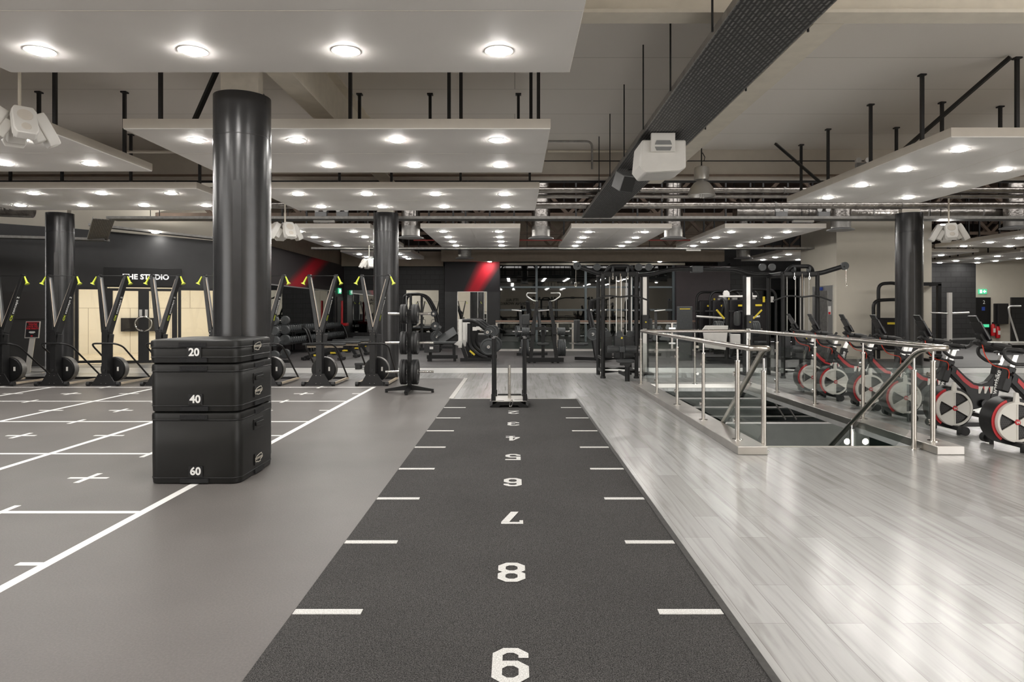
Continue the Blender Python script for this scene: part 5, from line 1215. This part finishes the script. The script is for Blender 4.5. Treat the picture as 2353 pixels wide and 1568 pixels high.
# ================================================================ DUMBBELLS, BENCHES, BARBELLS
def dumbbell(label, loc, s=1.0):
    o = thing('dumbbell', label, 'dumbbell', loc, group='dumbbells on the rack')
    for q in (-1,1):
        MB().lathe([(0,-.06),(.08,-.06),(.098,-.04),(.098,.04),(.08,.06),(0,.06)],(q*.125,0,0),'x',14).build('head', M['plate'], o)
    MB().cyl((-.07,0,0),(.07,0,0),.017,n=8).build('handle', M['chrome'], o)
    return o
RXC = -7.55
D0 = None
racks_y = [(20.6,24.2),(24.5,29.6)]
for ri, (ya, yb) in enumerate(racks_y):
    o = thing('dumbbell_rack', ('near','far')[ri]+' black two tier dumbbell rack under the wall mirrors', 'dumbbell rack', (RXC,(ya+yb)/2,0), group='dumbbell racks'); h = (yb-ya)/2
    for z, dx in ((.40,.10),(.78,-.05)):
        t = MB(); t.box(dx-.22,dx+.22,-h,h,z-.03,z, Matrix.Translation((0,0,0))); t.box(dx+.20,dx+.225,-h,h,z-.03,z+.02); t.build('shelf', M['satin'], o, smooth=False)
    for y in (-h,h):
        e = MB(); e.tube(fillet([(.42,y,.03),(.36,y,.45),(.22,y,.82),(-.05,y,.92),(-.26,y,.80)],.15,5),.038,10); e.bar((-.28,y,.05),(.45,y,.05),.06,.06); e.bar((-.26,y,.05),(-.26,y,.85),.06,.06,(0,1,0)); e.build('end_frame', M['black'], o)
    n = 15 if ri == 0 else 20
    for tier, (z, dx) in enumerate(((.40,.10),(.78,-.05))):
        for k in range(n):
            y = ya+.20+(yb-ya-.40)*k/(n-1); lb = f'grey dumbbell {ORD[k]} from the near end on the {("lower","upper")[tier]} tier of the {("near","far")[ri]} rack'
            if D0 is None: D0 = dumbbell(lb,(RXC+dx,y,z+.099)); index_kids()
            else: dup(D0,(RXC+dx,y,z+.099),label=lb)
def bench(label, x, y, rz):
    o = thing('flat_bench', label, 'bench', (x,y,0), rz, 'flat benches by the dumbbells')
    MB().rbox(-.62,.62,-.14,.14,.44,.50,.03).build('bench_pad', M['pad'], o, bevel=.012)
    MB().box(-.55,.55,-.05,.05,.37,.43).build('pad_rail', M['railwood'], o, smooth=False)
    MB().bar((-.58,0,.06),(.42,0,.40),.09,.10,(0,0,1)).build('spine', M['satin'], o, smooth=False)
    MB().bar((.52,0,.05),(.30,0,.40),.09,.09,(0,0,1)).build('front_leg', M['satin'], o, smooth=False)
    for x_ in (-.56,.52):
        f = MB().box(x_-.05,x_+.05,-.24,.24,.02,.09).build('foot_bar', M['black'], o, smooth=False)
        for s in (-1,1): MB().cyl((x_+.02,s*.2-.03,.045),(x_+.02,s*.2+.03,.045),.045,n=12).build('castor', M['rubber_blk'], f)
    MB().box(-.30,-.12,-.06,-.05,.12,.17).build('yellow_tag', M['yellow'], o, smooth=False)
bl = ['flat bench nearest the ski trainers','second flat bench from the ski trainers','third flat bench from the ski trainers','fourth flat bench from the ski trainers','flat bench farthest back beside the dumbbells']
for k, (px, Y) in enumerate(((745,20.4),(782,21.6),(808,22.9),(835,24.3),(850,25.8))):
    bench(bl[k]+', pale rail under a grey pad', wx(px,Y), Y, -.06)
# barbell rack seen just beside the tall column
bx, by = wx(640,19.3), 19.3
o = thing('barbell_rack', 'barbell storage rack with round grey plates beside the tall column', 'barbell rack', (bx,by,0))
b = MB(); b.bar((-.12,.1,.0),(-.12,.1,1.35),.07,.07,(0,1,0)); b.bar((-.3,.1,.04),(.3,.1,.04),.1,.08); b.build('upright', M['satin'], o, smooth=False)
for z in (.28,.62,.92,1.18): MB().cyl((-.12,.05,z),(-.12,-.12,z),.022,n=10).build('arm', M['silver'], o)
for z, r, wd in ((.22,.14,'lowest'),(.62,.15,'second'),(.90,.13,'third'),(1.18,.13,'highest')):
    w = thing('barbell', f'fixed barbell with round grey ends, {wd} on the rack beside the tall column', 'barbell', (bx-.02,by-.2,z), group='fixed barbells')
    MB().cyl((0,-.02,0),(0,.9,0),.015,n=10).build('bar', M['chrome'], w)
    for y in (-.08,.82): MB().lathe([(0,-.05),(r*.9,-.05),(r,-.035),(r,.05),(r*.9,.06),(0,.06)],(0,y,0),'y',22).build('weight_end', M['plate'], w)
o = thing('kettlebell_stand', 'red topped stand at the far end of the dumbbells', 'stand', (-7.55,30.2,0))
MB().box(-.25,.25,-.2,.2,.80,.93).build('stand_top', M['red'], o, smooth=False, bevel=.02); MB().box(-.2,.2,-.15,.15,0,.80).build('stand_body', M['black'], o, smooth=False)
MB().cyl((0,0,.93),(0,0,1.9),.05,n=12).build('stand_pole', M['red'], o)
# low black step behind the ski trainer
o = thing('aerobic_step', 'low black step on the plank floor behind the ski trainers', 'step', (wx(850,17.3),17.3,0)); MB().box(-.35,.35,-.15,.15,.10,.16).build('step_top', M['rubber_blk'], o, smooth=False, bevel=.01)
for s in (-1,1): MB().box(s*.28-.06,s*.28+.06,-.14,.14,0,.10).build('riser', M['rubber_blk'], o, smooth=False)
# poster stand by the studio wall
o = thing('poster_stand', 'slim silver poster stand with a black and red poster by the black wall', 'poster stand', (wx(70,16.2),16.2,0), .25)
MB().bar((-.06,0,.01),(.05,.0,.86),.11,.03,(0,1,0)).build('stand_post', M['silver'], o, smooth=False)
MB().box(-.12,.30,-.18,.22,0,.015).build('stand_foot', M['silver'], o, smooth=False, bevel=.003)
Mp = Matrix.Translation((.05,-.02,1.0))@Matrix.Rotation(math.radians(-12),4,'X')
MB().box(-.15,.15,-.012,.012,-.19,.21,Mp).build('poster_frame', M['silver'], o, smooth=False, bevel=.004)
MB().box(-.13,.13,-.016,-.012,-.17,.195,Mp).build('poster', M['poster'], o, smooth=False)
text('poster_text','YOU\'RE\nLATE TO\nTHE PARTY', M['posterred'], Mp@basis((0,-.018,.085),(1,0,0),(0,0,1)), .052, o, bold=.0025)
MB().prism([(-.02,-.155),(.02,-.155),(.02,-.125),(-.02,-.125)],-.018,-.016,'y',Mp).build('poster_mark', M['posterred'], o, smooth=False); MB().prism([(-.07,-.055),(-.05,-.03),(.05,-.03),(.07,-.055),(.03,-.078),(-.03,-.078)],-.018,-.016,'y',Mp).build('poster_caption', M['ink'], o, smooth=False); MB().box(-.13,.13,-.018,-.016,.18,.195,Mp).build('poster_band', M['posterred'], o, smooth=False)
# power rack and cable tower by the far round column
o = thing('cable_tower', 'bent tube weight machine partly behind the far round column', 'gym machine', (wx(2035,20.0),20.0,0))
MB().tube(fillet([(-.35,0,.05),(-.35,0,1.75),(.15,0,1.78),(.9,0,1.78)],.2,5),.05,10).build('side_frame', M['satin'], o)
MB().tube(fillet([(-.05,.3,.05),(-.05,.3,2.25),(.5,.3,2.28),(.9,.3,1.9)],.2,5),.05,10).build('side_frame', M['satin'], o)
MB().rbox(-.20,.85,.1,.3,.3,1.25,.06).build('shroud', M['poster'], o, bevel=.03); MB().box(.1,.35,.07,.1,1.06,1.12).build('shroud_badge', M['yellow'], o, smooth=False)
MB().box(.0,.4,-.4,-.05,.45,.53).build('seat', M['pad'], o, bevel=.02); MB().bar((.2,-.2,0),(.2,-.2,.45),.08,.08,(0,1,0)).build('seat_post', M['satin'], o, smooth=False)
o = thing('power_rack', 'black power rack with white upright beyond the far round column', 'power rack', (wx(2130,20.5),20.5,0))
for x in (-.25,.35): MB().box(x-.05,x+.05,-.05,.05,0,2.25).build('upright', M['satin'], o, smooth=False)
for x in (-.25,.35): MB().box(x-.05,x+.05,.9,1.0,0,2.25).build('upright', M['satin'], o, smooth=False)
b = MB(); b.box(-.3,.4,-.05,.05,2.2,2.3); b.box(-.3,.4,.9,1.0,2.2,2.3); b.box(-.3,-.2,0,.95,2.2,2.3); b.box(.3,.4,0,.95,2.2,2.3); b.build('top_frame', M['satin'], o, smooth=False)
b = MB(); b.box(.3,.4,-.6,.9,0,.07); b.box(-.3,-.2,-.6,.9,0,.07); b.build('base_frame', M['satin'], o, smooth=False)
MB().box(.25,.36,-.62,-.54,.05,1.98).build('white_upright', M['white'], o, smooth=False)
for s in (-1,1): MB().cyl((.30+s*.06,-.6,1.38),(.30+s*.55,-.6,1.40),.02 if s < 0 else .032,n=10).build('bar_arm', M['silver'], o)
MB().bar((.30,-.3,.62),(1.3,-.2,.64),.05,.05).build('dip_arm', M['grey'], o, smooth=False)
o = thing('floor_machine', 'low pale roller machine on the far mats beyond the bikes', 'gym machine', (wx(2320,24.5),24.5,0))
MB().box(-.9,.7,-.3,.3,.25,.36).build('bench_pad', M['silver'], o, smooth=False, bevel=.02); MB().box(-.8,.6,-.2,.2,0,.25).build('base', M['satin'], o, smooth=False)
MB().tube(fillet([(.3,0,.36),(.0,0,1.30),(-.05,0,1.62),(.4,0,1.62)],.1,4),.03,8).build('arch_bar', M['silver'], o)
# ================================================================ CAMERA, ADDED AMBIENT FILL AND EXPOSURE
cam = bpy.data.cameras.new('camera'); co = bpy.data.objects.new('camera', cam); COL.objects.link(co)
co.location = (0,0,EYE); co.rotation_euler = (PI/2,0,0)
cam.sensor_width = 36; cam.lens = 36*F/2353; cam.shift_x = (1176.5-CX)/2353; cam.shift_y = (CY-784)/2353
cam.clip_start = .05; cam.clip_end = 200
SC.camera = co
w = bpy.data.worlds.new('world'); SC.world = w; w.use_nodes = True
w.node_tree.nodes['Background'].inputs[0].default_value = (1,.97,.94,1); w.node_tree.nodes['Background'].inputs[1].default_value = 3.2  # even ambient added as fill for ceiling and rafts, through the unseen side openings
SC.view_settings.view_transform = 'Standard'; SC.view_settings.look = 'None'; SC.view_settings.gamma = 1; SC.view_settings.exposure = 0.30
SC.view_settings.use_curve_mapping = False
cy = SC.cycles
cy.use_denoising = True; cy.max_bounces = 8; cy.diffuse_bounces = 5; cy.glossy_bounces = 4; cy.transparent_max_bounces = 16; cy.transmission_bounces = 4
cy.caustics_reflective = False; cy.caustics_refractive = False; cy.sample_clamp_indirect = 4.0; cy.sample_clamp_direct = 0
cy.use_light_tree = True
